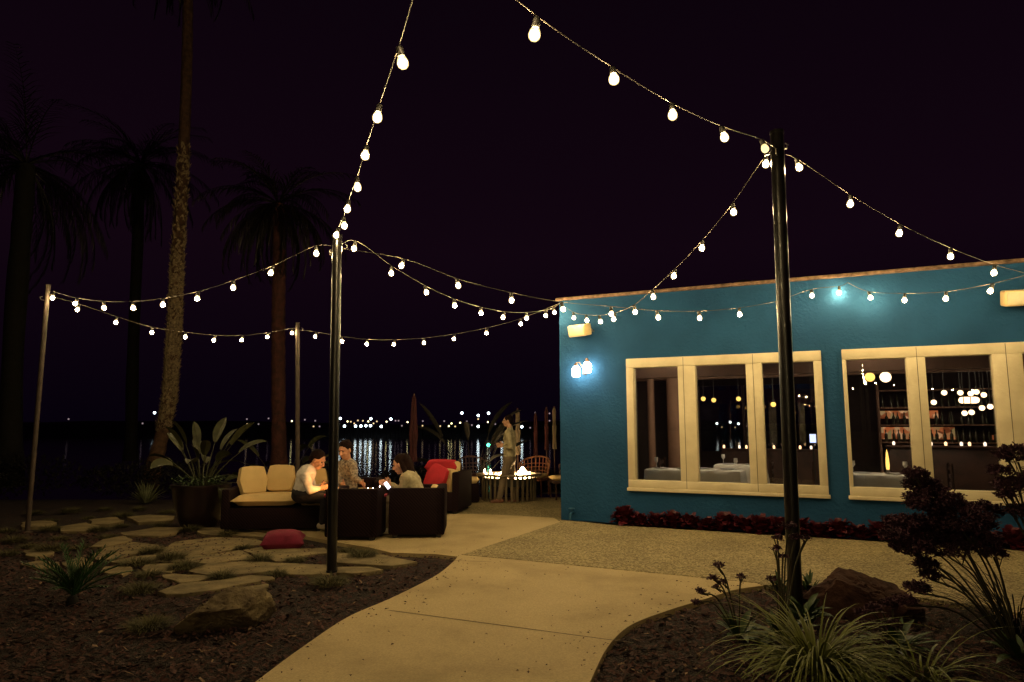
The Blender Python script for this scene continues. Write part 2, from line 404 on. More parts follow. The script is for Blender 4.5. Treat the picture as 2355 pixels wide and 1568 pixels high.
def sheet(name, pts, z, m, kind='structure'):
    bm = bmesh.new(); f = bm.faces.new([bm.verts.new((p[0], p[1], 0)) for p in pts])
    bmesh.ops.triangulate(bm, faces=[f]); 
    vs = [v.co.copy() for v in bm.verts]; bm.verts.index_update(); fs = [[v.index for v in f.verts] for f in bm.faces]; bm.free()
    mb = MB(); n = len(pts)
    for v in vs: mb.v.append(Vector((v.x, v.y, z)))
    for f in fs:
        a, b, c = [mb.v[i] for i in f]
        mb.f.append(f if (b - a).cross(c - a).z > 0 else f[::-1])
    for v in vs: mb.v.append(Vector((v.x, v.y, -.03)))
    for i in range(n): mb.f.append([i, (i + 1) % n, n + (i + 1) % n, n + i])
    return struct(name, mb, m)
def g2(*pts): return [tuple(G(x, y)[:2]) for x, y in pts]
left_edge = smoothline(g2((520, 1640), (610, 1568), (700, 1500), (800, 1432), (900, 1387), (1000, 1335), (1040, 1303), (1052, 1289)), 6)
right_edge = smoothline(g2((1335, 1640), (1365, 1568), (1400, 1500), (1450, 1452), (1533, 1418), (1617, 1391), (1690, 1368), (1756, 1358)), 6)
corner = G(1290, 1200)
near_l = [(left_edge[0][0] - .35, .2), (left_edge[0][0] - .25, 2.5)]
near_r = [(right_edge[0][0] + .0, 2.5), (right_edge[0][0] + .05, .2)]
# concrete path: from the camera, up past the bed to the seating
back = g2((1000, 1283), (900, 1280), (850, 1268), (780, 1256), (700, 1240), (600, 1228), (520, 1216), (500, 1188), (600, 1184), (800, 1183), (1010, 1186), (1150, 1190), (1272, 1197))
pts = near_l + left_edge + back + g2((1290, 1207), (1062, 1285), (1180, 1296), (1740, 1352)) + right_edge[::-1] + near_r
sheet('path', pts, .045, 'concrete')
wd = Vector((.906, -.423)).normalized()          # along the wall, to the right
wn = Vector((-wd.y, wd.x))                        # into the building
C0 = Vector(corner[:2])
def W(s, d=0, z=0): q = C0 + wd * s + wn * d; return Vector((q.x, q.y, z))
pts = g2((1290, 1207), (1062, 1285), (1180, 1296), (1740, 1352), (1756, 1358), (1860, 1358), (2000, 1372), (2126, 1389), (2297, 1414), (2500, 1460)) + [W(11, -2.0)[:2], W(11, -.35)[:2], W(1.1, -.35)[:2], W(.0, -.12)[:2]]
sheet('patio', pts, .05, 'aggregate')
mb = MB()
for a, b in (((893, 1403), (1456, 1478)), ((1052, 1289), (1062, 1285)), ((1130, 1292), (930, 1284))):
    p, q = G(*a, z=.047), G(*b, z=.047); d = (q - p).normalized(); n = Vector((-d.y, d.x, 0)) * .006
    mb.add([p - n, q - n, q + n, p + n], [[0, 1, 2, 3]])
M['joint'] = mat('joint', (.07, .045, .025), .9)
struct('path_joint', mb, 'joint')
sheet('gravel_yard', [tuple(W(0, -.12)[:2])] + g2((1272, 1195), (1010, 1184), (1020, 1150)) + [(-1.2, 15), (3, 15.), (2.6, 13.)], .02, 'flagdark' if 'flagdark' in M else 'aggregate')

# mulch chips: loose pieces nobody could count
def inpoly(x, y, pl):
    c = False; j = len(pl) - 1
    for i in range(len(pl)):
        if (pl[i][1] > y) != (pl[j][1] > y) and x < (pl[j][0] - pl[i][0]) * (y - pl[i][1]) / (pl[j][1] - pl[i][1]) + pl[i][0]: c = not c
        j = i
    return c
bed_l = [(-9, 2.5)] + near_l[1:] + left_edge + g2((1000, 1283), (760, 1262), (300, 1190), (0, 1170)) + [(-11, 13)]
bed_r = [near_r[0]] + right_edge + g2((1860, 1358), (2000, 1372), (2126, 1389), (2297, 1414), (2500, 1460)) + [(6, 2.5)]
def chips(mb, poly, n, x0, x1, y0, y1):
    k = 0
    while k < n:
        y = y0 + (y1 - y0) * rnd() ** 1.7; x = ru(x0, x1)
        if abs(x) > y * .85 + .6 or not inpoly(x, y, poly): continue
        k += 1; a = ru(0, 6.28); l = ru(.012, .035); w = ru(.005, .014); el = ru(-.5, .5)
        u = Vector((math.cos(a) * math.cos(el), math.sin(a) * math.cos(el), math.sin(el))) * l
        v = Vector((-math.sin(a), math.cos(a), ru(-.6, .6))) * w; c = Vector((x, y, .012 + ru(0, .014)))
        mb.add([c - u - v, c + u - v * .4, c + u * .8 + v, c - u * .7 + v], [[0, 1, 2, 3]])
mb = MB(); chips(mb, bed_l, 17000, -9, 0, 3.4, 10); chips(mb, bed_r, 9000, .3, 6, 3.4, 7)
tag(mb.build('mulch_chips', 'chip', smooth=False), 'dark brown bark mulch covering the planting beds', 'mulch', kind='stuff')
mb = MB(); chips(mb, bed_l, 420, -9, 0, 3.4, 9); chips(mb, bed_r, 300, .3, 6, 3.4, 7)
tag(mb.build('bark_flecks', 'chip_pale', smooth=False), 'pale flecks of bark lying among the dark mulch', 'mulch', kind='stuff')

mb = MB(); k = 0
edge_pts = left_edge + right_edge
while k < 330:
    e_ = random.choice(edge_pts); x = e_[0] + random.gauss(0, .28); y = e_[1] + random.gauss(0, .2)
    if rnd() < .25: x = ru(-1.5, 2.5); y = ru(3.5, 9.5)
    if inpoly(x, y, bed_l) or inpoly(x, y, bed_r): continue
    k += 1; a = ru(0, 6.28); l = ru(.006, .018); w_ = ru(.003, .009); c_, s_ = math.cos(a), math.sin(a)
    mb.add([(x - c_ * l, y - s_ * l, .052), (x + s_ * w_, y - c_ * w_, .058), (x + c_ * l, y + s_ * l, .053), (x - s_ * w_, y + c_ * w_, .06)], [[0, 1, 2, 3]])
tag(mb.build('leaf_litter', 'chip', smooth=False), 'stray bark flakes and leaf bits scattered on the concrete path edges', 'litter', kind='stuff')

# ------------------------------------------------------------------ flagstones
def z7(pts): return [(x / 3.072, 1188.2 + y / 3.072) for x, y in pts]
stones = [
 [(130, 345), (260, 322), (420, 335), (400, 375), (250, 380)],
 [(640, 290), (720, 240), (930, 195), (1110, 210), (1120, 240), (1000, 265), (840, 300), (700, 318)],
 [(1135, 240), (1250, 190), (1500, 160), (1800, 168), (1855, 198), (1700, 232), (1500, 266), (1330, 286), (1150, 276)],
 [(1100, 328), (1300, 296), (1500, 279), (1700, 252), (1755, 290), (1765, 316), (1640, 322), (1500, 346), (1350, 330)],
 [(1730, 250), (1880, 225), (2100, 240), (2285, 235), (2290, 268), (2160, 288), (2010, 326), (1960, 326), (1800, 280)],
 [(560, 300), (640, 335), (600, 365), (470, 372), (440, 340)],
 [(1030, 350), (1230, 345), (1240, 375), (1200, 412), (1060, 410), (1000, 385)],
 [(1370, 385), (1480, 352), (1750, 332), (2000, 345), (2290, 362), (2295, 425), (2080, 425), (1900, 406), (1620, 426), (1470, 428), (1350, 402)],
 [(1150, 432), (1250, 422), (1430, 436), (1475, 447), (1400, 478), (1290, 488), (1180, 460)],
 [(1150, 545), (1320, 492), (1600, 462), (1750, 438), (1900, 445), (1915, 462), (1700, 500), (1500, 540), (1300, 568), (1190, 565)],
 [(1570, 540), (1880, 500), (1895, 520), (1800, 545), (1600, 570)],
 [(700, 412), (760, 374), (900, 380), (930, 400), (880, 430), (760, 424)],
 [(860, 130), (1100, 92), (1280, 92), (1250, 130), (1120, 150), (900, 150)],
 [(650, 228), (720, 180), (860, 155), (930, 178), (900, 192), (720, 232)],
 [(1390, 98), (1600, 97), (1700, 107), (1900, 140), (2000, 155), (1900, 163), (1700, 150), (1500, 145), (1390, 122)],
 [(760, 340), (930, 308), (1090, 296), (1090, 322), (1000, 340), (880, 355)],
 [(2250, 474), (2340, 457), (2420, 470), (2400, 495), (2300, 497)],
 [(2385, 276), (2680, 290), (2925, 345), (2760, 372), (2380, 345)],
 [(2385, 385), (2600, 380), (2700, 400), (2500, 425), (2385, 420)],
 [(420, 90), (600, 62), (700, 90), (600, 120), (440, 120)],
 [(150, 60), (330, 40), (390, 62), (300, 90), (160, 92)],
 [(900, 20), (1060, 5), (1230, 15), (1200, 45), (980, 58)],
 [(180, 265), (330, 250), (370, 285), (250, 310), (160, 300)],
 [(640, 40), (800, 22), (860, 48), (760, 75), (650, 70)]]
cols = ['flat tan flagstone %s']
where = ['far left behind the small spiky plant', 'of the second row, right of the mound of dry grass', 'large one running up to the crimson cushion', 'long one below the largest flagstone', 'beside the crimson cushion, left of the black pole',
 'just right of the small spiky plant', 'small square one between two tufts', 'longest one, reaching the foot of the black pole', 'pointed one above the slab behind the boulder', 'nearest long one just behind the boulder',
 'narrow one touching the boulder top', 'small one left of the square flagstone', 'dim one left of the big plant pot', 'dim pointed one in the third row', 'thin one in front of the wicker sofa', 'narrow one above the square flagstone',
 'tiny one right at the black pole foot', 'right of the black pole, pointing at the path', 'small one right of the black pole nearer the camera', 'dim one among the far tufts', 'dim one beside the far left pole', 'farthest one beneath the palm', 'dim one left of the spiky plant', 'dim one left of the pot among tufts']
for i, st in enumerate(stones):
    q = [G(x, y) for x, y in z7(st)]; c = sum(q, Vector()) / len(q); pts = []
    for k in range(len(q)):
        a, b = q[k], q[(k + 1) % len(q)]
        for t in (0, .25, .5, .75):
            p = a.lerp(b, t); p += Vector((noise.noise(p * 3), noise.noise(p * 3 + Vector((9, 9, 0))), 0)) * .05
            pts.append((c + (p - c) * 1.05)[:2])
    mb = MB(); mb.poly(pts, -.02, .022 + .0012 * i)
    o = mb.build('flagstone', 'flag', smooth=False, bevel=.008); tag(o, 'tan flagstone, ' + where[i], 'flagstone', 'flagstones laid in the mulch')

# ------------------------------------------------------------------ grass tufts
def tuft(n, r, h):
    mb = MB()
    for i in range(n):
        a = ru(0, 6.28); q = r * .55 * math.sqrt(rnd())
        mb.blade((math.cos(a) * q, math.sin(a) * q, 0), a + ru(-.7, .7), ru(.7, 1.5), h * ru(.6, 1.15) * (1.1 - q / r * .5), .006, ru(.8, 2.6), 4, 0)
    me = mb.build('grass_tuft', 'tuft'); return me
protos = [tuft(420, .2, .15), tuft(520, .22, .17), tuft(340, .18, .13)]
for p in protos: ORG[p] = Vector()
tp = z7([(350, 45), (350, 108), (420, 170), (200, 232), (350, 258), (570, 232), (860, 80), (1130, 80), (760, 160), (1340, 108), (1610, 142), (960, 355), (1210, 312), (1300, 380), (1050, 430), (1000, 545), (1830, 322), (2080, 325), (1720, 236), (1560, 448), (1950, 425), (1060, 268), (2320, 495), (40, 118), (40, 285), (860, 12), (620, 20), (1040, 810), (2560, 300), (2670, 348), (2460, 268), (500, -20), (740, -40), (980, -40), (240, -10), (1180, -20), (90, 190), (700, 110)])
used = [0, 0, 0]
gl = {11: 'dry rounded grass mound behind the square flagstone', 15: 'wide green grass clump at the edge of the flagstones', 27: 'dim low green clump alone on the mulch left of the boulder', 16: 'small green tuft left of the one nearest the black pole', 17: 'green tuft just left of the black pole foot', 22: 'small tuft in the mulch right of the pole foot'}
for i, (x, y) in enumerate(tp):
    k = i % 3; g = G(x, y); s = ru(.8, 1.25) * (1.35 if i in (15, 11) else 1)
    o = protos[k] if not used[k] else protos[k].copy()
    if used[k]: col.objects.link(o)
    used[k] = 1; o.location = g; o.rotation_euler = (0, 0, ru(0, 6)); o.scale = (s, s, s * .72)
    tag(o, gl.get(i, 'low tuft of grass in the dim far rows between the flagstones' if y < 1275 else 'low tuft of grass in a joint of the nearer flagstones'), 'grass tuft', 'grass tufts between the flagstones')

# ------------------------------------------------------------------ the blue building
H = onplane(1290, 692, C0, C0 + wd).z
def wpt(x, y, d=0):
    a = C0 + wn * d; p = onplane(x, y, a, a + wd)
    return (Vector(p[:2]) - C0).dot(wd), p.z
Bd = thing('building', (*C0, 0), 'blue stucco restaurant building with cream framed windows and a flat roof', 'building')
L = 12.0; D = 8.0; T = .2
s0, zt = wpt(1441, 826); s1, _ = wpt(1906, 1139); _, zb = wpt(1447, 1120)
s2, _ = wpt(1934, 800); s3 = s2 + 3.6
wins = [(s0, s1), (s2, s3)]
def wbox(mb, a, b, z0, z1, d0, d1, bev=0):
    c = W((a + b) / 2, (d0 + d1) / 2, (z0 + z1) / 2); mb.box(c, (b - a, abs(d1 - d0), z1 - z0), rz=math.atan2(wd.y, wd.x), bev=bev); return mb
mb = MB()
vs = [0] + [q for w in wins for q in w] + [L]
for i in range(0, len(vs), 2): wbox(mb, vs[i], vs[i + 1], 0, H, 0, T)
for a, b in wins: wbox(mb, a, b, 0, zb, 0, T); wbox(mb, a, b, zt, H, 0, T)
mb.build('front_wall', 'stucco', Bd, smooth=False)
mb = MB(); wbox(mb, 0, .2, 0, H, T, D); mb.build('end_wall', 'stucco', Bd, smooth=False)
mb = MB(); wbox(mb, 4.3, L, 0, H, D, D + .2); wbox(mb, .2, .8, 0, H, D, D + .2); wbox(mb, .8, 4.3, 0, .9, D, D + .2); wbox(mb, .8, 4.3, 2.6, H, D, D + .2); mb.build('rear_wall', 'inner_wall', Bd, smooth=False)
mb = MB(); wbox(mb, L - .2, L, .01, H - .01, T + .01, D - .01); mb.build('right_wall', 'inner_wall', Bd, smooth=False)
mb = MB(); wbox(mb, .202, .23, .061, H - .36, T + .03, D - .01); mb.build('end_wall_lining', 'inner_wall', Bd, smooth=False)
mb = MB(); wbox(mb, .8, 4.3, .9, 2.6, D + .08, D + .09); rw = mb.build('rear_window', 'glass', Bd, smooth=False)
for a_ in (.8, 1.94, 3.1, 4.24): mb = MB(); wbox(mb, a_, a_ + .06, .9, 2.6, D + .05, D + .12); mb.build('mullion', 'wood_dark', rw, smooth=False)
mb = MB(); wbox(mb, .21, L - .21, .02, .06, T + .01, D - .01); mb.build('dining_floor', 'floor_in', Bd, smooth=False)
mb = MB(); wbox(mb, .21, L - .21, H - .35, H - .25, T + .01, D - .01); mb.build('ceiling', 'inner_wall', Bd, smooth=False)
mb = MB(); wbox(mb, -.05, L + .05, H + .002, H + .05, -.05, T + .05, bev=.01); wbox(mb, -.05, .25, H + .002, H + .05, T + .06, D); mb.build('roof_edge', 'coping', Bd)
mb = MB(); wbox(mb, .26, L, H - .02, H + .0, T + .06, D); mb.build('roof', 'inner_wall', Bd, smooth=False)
mb = MB()
for z, dd in ((zt - .22, 1.2), (zt - .12, 3.2)): wbox(mb, .3, L - .3, z, z + .26, dd, dd + .25)
mb.build('ceiling_beam', 'beam', Bd, smooth=False)
# window units; panes as read from the photograph
panes1 = [(1460, 1563), (1603, 1720), (1757, 1877)]
panes2 = [(1953, 2091), (2136, 2291)]
def sx(x, y=960): return wpt(x, y)[0]
pz0 = wpt(1460, 1103)[1]; pz1 = wpt(1460, 846)[1]
def window(a, b, panes, lab):
    fr = MB().build  # placeholder
    w = MB()
    wbox(w, a, b, zb, pz0, -.06, .1, bev=.006); wbox(w, a, b, pz1, zt, -.06, .1, bev=.006)
    edges = [a] + [q for p in panes for q in p] + [b]
    for i in range(0, len(edges), 2): wbox(w, edges[i], edges[i + 1], pz0 + .001, pz1 - .001, -.058, .098, bev=.004)
    root = w.build('window', 'cream', Bd)
    for p in panes:
        g = MB(); c0, c1 = W(p[0] - .01, .05, pz0 - .01), W(p[1] + .01, .05, pz1 + .01)
        wbox(g, p[0] - .01, p[1] + .01, pz0 - .01, pz1 + .01, .05, .056); g.build('pane', 'glass', root, smooth=False)
    sl = MB(); wbox(sl, a - .02, b + .02, zb - .05, zb - .002, -.075, .05, bev=.006); sl.build('sill', 'cream', root)
    for p in lab:
        sm = MB(); wbox(sm, p - .003, p + .003, zb + .01, zt - .01, -.0615, -.059); sm.build('seam', 'joint', root, smooth=False)
P1 = [(sx(a), sx(b)) for a, b in panes1]
P2 = [(sx(a), sx(b)) for a, b in panes2]
P2.append((P2[1][1] + .32, P2[1][1] + .32 + .88))
window(s0, s1, P1, [sx(1576), sx(1737)])
window(s2, s3, P2, [P2[0][1] + .13, P2[1][1] + .15])
# roof vent
sv, zv = wpt(1695, 655)
v = thing('roof_vent', W(sv, .9, H), 'small dark domed vent on the roof edge of the blue building', 'vent')
MB().lathe(W(sv, .9, H), [(.16, 0), (.16, .12), (.24, .13), (.22, .2), (.1, .26), (0, .28)], 16).build('vent_cap', 'vent', v)
# loudspeakers
def speaker(px, py, w, h, lab, rot):
    s, z = wpt(px, py); c = W(s, -.2, z)
    t = thing('wall_speaker', W(s, 0, z), lab, 'loudspeaker', 'cream loudspeakers on the blue wall')
    a = math.atan2(wd.y, wd.x) + rot
    MB().box(c, (w, .2, h), rz=a, rx=R(12), bev=.025, seg=3).build('cabinet', 'cream_box', t)
    f = Matrix.Rotation(a, 4, 'Z') @ Matrix.Rotation(R(12), 4, 'X')
    MB().box(c + f @ Vector((0, -.103, 0)), (w * .88, .012, h * .82), rz=a, rx=R(12), bev=.004).build('grille', 'cream', t)
    MB().tube([W(s + w * .5, 0, z), W(s + w * .5, -.12, z), c + Vector(wd.to_3d()) * w * .45], .014).ball(W(s + w * .5, -.14, z), .03).build('bracket', 'steel', t)
speaker(1342, 763, .34, .19, 'cream loudspeaker high on the wall above the twin lamp', R(-18))
speaker(2345, 690, .46, .2, 'cream loudspeaker at the right edge of the photo above the windows', R(5))
# twin wall lamp
s, z = wpt(1345, 848)
t = thing('wall_lamp', W(s, 0, z), 'twin glass wall lamp glowing white on the blue wall', 'wall lamp')
mb = MB(); wbox(mb, s - .035, s + .035, z - .09, z + .05, -.03, 0, bev=.008)
for ds, dz in ((-.1, -.04), (.09, .02)):
    c = W(s + ds, -.15, z + dz); mb.tube([W(s, -.02, z - .03), W(s + ds * .6, -.1, z + dz + .14), c + Vector((0, 0, .13))], .009)
mb.build('bracket', 'coping', t)
for ds, dz in ((-.1, -.04), (.09, .02)):
    c = W(s + ds, -.15, z + dz)
    MB().lathe(c + Vector((0, 0, .065)), [(.03, 0), (.03, .04), (.012, .06), (0, .06)], 12).build('cap', 'coping', t)
    MB().lathe(c - Vector((0, 0, .085)), [(.0, -.02), (.056, -.008), (.068, .04), (.064, .12), (.035, .16)], 14).build('lamp_shade', 'sconce', t)
# outside tap
s, z = wpt(1318, 1186); z = .16
t = thing('outdoor_tap', W(s, 0, z), 'small blue painted tap low on the wall by the building corner', 'tap')
MB().tube([W(s, 0, z), W(s, -.1, z), W(s, -.14, z - .02), W(s, -.15, z - .1)], .022).build('pipe', 'hose', t)
MB().lathe(W(s, -.08, z + .03), [(.012, 0), (.012, .03), (.05, .032), (.05, .045), (0, .045)], 12).build('handle', 'hose', t)

# ------------------------------------------------------------------ inside the restaurant
def inner(x, y, d):
    s, z = wpt(x, y, d); return s, z
def pend(x, y, d, r, m, lab):
    s, z = inner(x, y, d); c = W(s, d, z)
    if s > L - .3: return
    t = thing('pendant_lamp', c, lab, 'pendant lamp', 'globe pendant lamps inside the restaurant')
    MB().ball(c, r, 14, 10).build('globe', m, t)
    MB().tube([c + Vector((0, 0, r)), (c.x, c.y, H - .36)], .008, 6).build('cord', 'socket', t)
    MB().lathe(c + Vector((0, 0, r * .85)), [(r * .4, 0), (r * .35, .04), (.01, .06)], 10).build('cap', 'socket', t)
pend(2000, 867, 2.2, .075, 'pendant', 'yellow globe pendant lamp, left one of the pair high in the second window')
pend(2036, 867, 2.2, .085, 'pendant_pale', 'pale globe pendant lamp, right one of the pair high in the second window')
for x, y in ((2147, 925), (2171, 903), (2208, 903), (2245, 901), (2262, 908), (2232, 905), (2258, 938), (2218, 950), (2234, 948), (2277, 935)):
    pend(x, y, 5.0, .05, 'pendant_pale', 'small globe pendant lamp in the cluster seen through the middle pane')
for x, y, d in ((1617, 917, 5), (1641, 920, 5), (1698, 917, 5), (1778, 930, 4)):
    pend(x, y, d, .05, 'pendant', 'tiny globe pendant lamp seen through the left window')
s, z = inner(2228, 920, 6.2)
t = thing('chandelier', W(s, 6.2, z), 'bright oval cluster lamp hanging over the bar', 'chandelier')
MB().box(W(s, 6.2, z), (.36, .18, .13), rz=math.atan2(wd.y, wd.x) + .2, bev=.06, seg=3).build('lamp_shade', 'pendant_pale', t)
MB().tube([W(s - .15, 6.2, z + .07), W(s - .15, 6.2, H - .36)], .008, 6).tube([W(s + .15, 6.2, z + .07), W(s + .15, 6.2, H - .36)], .008, 6).build('cord', 'socket', t)
def downlight(px, py, d, lab):
    s, _ = inner(px, py, d); z = H - .352; t = thing('downlight', W(s, d, z), lab, 'downlight', 'recessed downlights in the restaurant ceiling')
    MB().lathe(W(s, d, z - .012), [(.075, 0), (.075, .012)], 16).build('rim', 'cream', t); MB().lathe(W(s, d, z - .02), [(.0, 0), (.045, 0), (.045, .02)], 16).build('lens', 'downlight', t)
M['downlight'] = emit('downlight_lens', (1, .85, .62), 1100)
for px_, py_, d_, l_ in ((1545, 1078, 1.1, 'ceiling downlight above the round table in the left pane'), (1640, 1068, 1.25, 'ceiling downlight above the second pane table'), (2022, 1075, 1.1, 'ceiling downlight above the table with the candle'), (1715, 1052, 3.2, 'ceiling downlight farther back in the left window'), (2190, 1000, 4.2, 'ceiling downlight in front of the bar'), (1880, 1000, 3.4, 'ceiling downlight near the glowing screen')):
    downlight(px_, py_, d_, l_)
# bar
sa, _ = inner(2030, 990, 7.0); sb = L - .4
t = thing('bar_counter', W((sa + sb) / 2, 5.6, .06), 'dark bar counter with shelves at the back of the restaurant', 'bar')
mb = MB(); wbox(mb, sa, sb, .07, 1.1, 5.4, 5.9, bev=.01); wbox(mb, sa - .05, sb, 1.102, 1.15, 5.35, 5.95, bev=.01); mb.build('counter', 'wood_dark', t)
mb = MB()
for k in range(4): wbox(mb, sa, sb, 1.15 + k * .4, 1.18 + k * .4, D - .4, D - .05)
wbox(mb, sa - .05, sa, .07, 2.5, D - .42, D - .04); mb.build('shelf', 'beam', t)
mb = MB(); wbox(mb, sa + .01, sa + 1.5, 1.24, 1.52, D - .06, D - .05); wbox(mb, sa + 2.2, sb - .2, 1.24, 1.34, D - .06, D - .05); wbox(mb, sa + .01, sa + 1.2, 1.72, 1.9, D - .06, D - .05); mb.build('lit_back_panel', 'bottle_glow', t, smooth=False)
M['lining'] = M['inner_wall']
M['bottle'] = mat('bottle_glass', (.05, .05, .025), .15, var=.6, scale=4, spec=.8)
bt = MB().lathe((0, 0, 0), [(.0, 0), (.035, 0), (.037, .16), (.014, .21), (.013, .28), (0, .28)], 10).build('bottle', 'bottle')
first = True
for k in range(3):
    for i in range(24):
        sq = sa + .12 + i * .125 + ru(-.05, .05)
        if sq > sb - .1: continue
        o = bt if first else bt.copy()
        if not first: col.objects.link(o)
        first = False; o.location = W(sq, D - .2, 1.183 + k * .4)
        tag(o, 'small bottle standing on the shelves behind the bar', 'bottle', 'bottles on the shelves behind the bar')
# screen
s, z = inner(1869, 1008, 4.0)
t = thing('screen', W(s, 4.0, z), 'small bluish glowing screen at the right side of the left window', 'screen')
MB().box(W(s, 4, z), (.14, .03, .2), rz=math.atan2(wd.y, wd.x), bev=.005).build('casing', 'socket', t)
MB().box(W(s, 3.98, z), (.11, .012, .16), rz=math.atan2(wd.y, wd.x)).build('display', 'screen', t, smooth=False)
MB().tube([W(s, 4.02, z - .1), W(s, 4.05, .07)], .02).build('stand', 'socket', t)
# curtains / columns seen through the left pane
for x, w, lab in ((1497, .07, 'narrow pale column behind the left pane'), (1549, .13, 'wide pale column behind the left pane')):
    s, _ = inner(x, 950, 2.6); mb = MB()
    mb.lathe(W(s, 2.6, .07), [(w * 1.3, 0), (w * 1.3, .15), (w, .17), (w, H - .75), (w * 1.3, H - .7), (w * 1.3, H - .45)], 16)
    o = mb.build('column', 'beam'); tag(o, lab, 'column')
# dining tables, chairs, tableware
ang = math.atan2(wd.y, wd.x)
def chair(c, rz, lab):
    t = thing('dining_chair', c, lab, 'chair', 'dining chairs inside the restaurant'); m4 = Matrix.Translation(c) @ Matrix.Rotation(rz, 4, 'Z')
    MB().box(m4 @ Vector((0, 0, .45)), (.42, .42, .05), rz=rz, bev=.012).build('seat', 'wood_dark', t)
    b = MB()
    for z in (.62, .74, .86): b.box(m4 @ Vector((0, .2, z)), (.38, .02, .06), rz=rz, bev=.006)
    b.build('backrest', 'wood_dark', t)
    for x in (-.19, .19):
        for y in (-.19, .19):
            MB().tube([m4 @ Vector((x, y, 0)), m4 @ Vector((x, y, .93 if y > 0 else .43))], .018, 8).build('leg', 'wood_dark', t)
for i, (px, py, d, w, lab) in enumerate(((1545, 1078, .75, .85, 'round corner of a white covered table in the left pane'), (1640, 1068, .9, .95, 'white covered table lit under the second pane'), (2022, 1075, .8, 1.0, 'white covered table with candle in the second window'), (1700, 1052, 2.6, .9, 'white covered table farther back in the left window'))):
    s, _z = inner(px, py, d + .3); c = W(s, d + .35, .06)
    t = thing('dining_table', c, lab, 'table', 'white covered dining tables')
    n = 40; vs = []; hw = w / 2
    rings = [(0., .0, .76), (.5, 0, .762), (.97, 0, .762), (1, 0, .752), (1.02, .01, .7), (1.03, .03, .55), (1.04, .05, .42)]
    mb = MB(); mt = Matrix.Rotation(ang, 4, 'Z')
    for k, amp, z in rings:
        for q in range(n):
            a = 2 * math.pi * q / n; e = max(abs(math.cos(a)), abs(math.sin(a)))
            r = hw * k * (1 / e) ** .85 + amp * math.sin(a * 9)
            mb.v.append(c + mt @ Vector((math.cos(a) * r, math.sin(a) * r * .75, z)))
    for k in range(len(rings) - 1):
        for q in range(n): mb.f.append([k * n + q, k * n + (q + 1) % n, (k + 1) * n + (q + 1) % n, (k + 1) * n + q][::-1])
    mb.build('tablecloth', 'cloth', t)
    MB().lathe(c, [(.25, 0), (.25, .02), (.04, .05), (.04, .75)], 14).build('pedestal', 'wood_dark', t)
    for sgn in (-1, 1):
        pc = c + mt @ Vector((sgn * hw * .45, 0, .765)); pl = MB().lathe(pc, [(0, 0), (.1, .003), (.13, .015), (.125, .017), (.08, .008), (0, .008)], 20).build('plate', 'plate')
        tag(pl, 'white plate on the %s, %s side' % (['left pane table', 'second pane table', 'table with the candle', 'farther table'][i], 'left' if sgn < 0 else 'right'), 'plate', 'plates on the dining tables')
        gc = c + mt @ Vector((sgn * hw * .7, .12, .765)); gl_ = MB().lathe(gc, [(.03, 0), (.004, .006), (.004, .08), (.035, .12), (.03, .18)], 12).build('wine_glass', 'plate')
        tag(gl_, 'stemmed glass on the %s, %s side' % (['left pane table', 'second pane table', 'table with the candle', 'farther table'][i], 'left' if sgn < 0 else 'right'), 'glass', 'glasses on the dining tables')
        if i in (1, 2): chair(c + mt @ Vector((sgn * (hw + .22), .1, 0)), ang - sgn * R(90), 'dark slatted dining chair %s of the %s' % ('left' if sgn < 0 else 'right', 'second pane table' if i == 1 else 'table with the candle'))
s, z = inner(2040, 1062, 1.25); c = W(s, 1.2, .825)
t = thing('candle_holder', c, 'tall glowing candle in a glass on the table in the second window', 'candle')
MB().lathe(c, [(.04, 0), (.04, .02), (.025, .03), (.025, .06)], 12).build('base', 'steel', t)
MB().lathe(c + Vector((0, 0, .06)), [(.02, 0), (.026, .06), (.022, .16), (.012, .25), (0, .3)], 12).build('flame', 'pendant', t)

M['votive'] = emit('added_glint_warm', (1, .6, .3), 4); M['glint_pale'] = emit('added_glint_pale', (1, .8, .6), 3)  # candle-shaped glows, added to stand for small lights mirrored in the panes
def ledge(a, b, d, lab):
    t = thing('side_board', W((a + b) / 2, d, .06), lab, 'sideboard'); mb = MB(); wbox(mb, a, b, .98, 1.02, d - .18, d + .18, bev=.006); mb.build('board_top', 'wood_dark', t)
    mb = MB(); wbox(mb, a + .02, b - .02, .061, .979, d - .15, d + .15); mb.build('cabinet', 'wood_dark', t)
ledge(1.6, 4.1, 6.6, 'dark sideboard beneath the far windows of the restaurant')
vp = MB().lathe((0, 0, 0), [(0, 0), (.022, 0), (.027, .04), (.022, .065), (0, .08)], 10)
v1 = vp.build('added_glint', 'votive'); v2 = vp.build('added_glint', 'glint_pale'); us = {0: 0, 1: 0}
for i in range(26):
    k = i % 2; o = (v1, v2)[k]
    if us[k]: o = o.copy(); col.objects.link(o)
    us[k] = 1
    if i < 9: o.location = W(1.7 + i * .27 + ru(-.08, .08), 6.6 + ru(-.1, .1), 1.022)
    else: o.location = W(sa + .15 + (i - 9) * .26 + ru(-.08, .08), 5.5 + ru(-.05, .3), 1.152)
    tag(o, 'small glow added for a mirrored light, on the sideboard beneath the far windows' if i < 9 else 'small glow added for a mirrored light, along the bar top', 'candle', 'added glows for mirrored lights inside the restaurant')

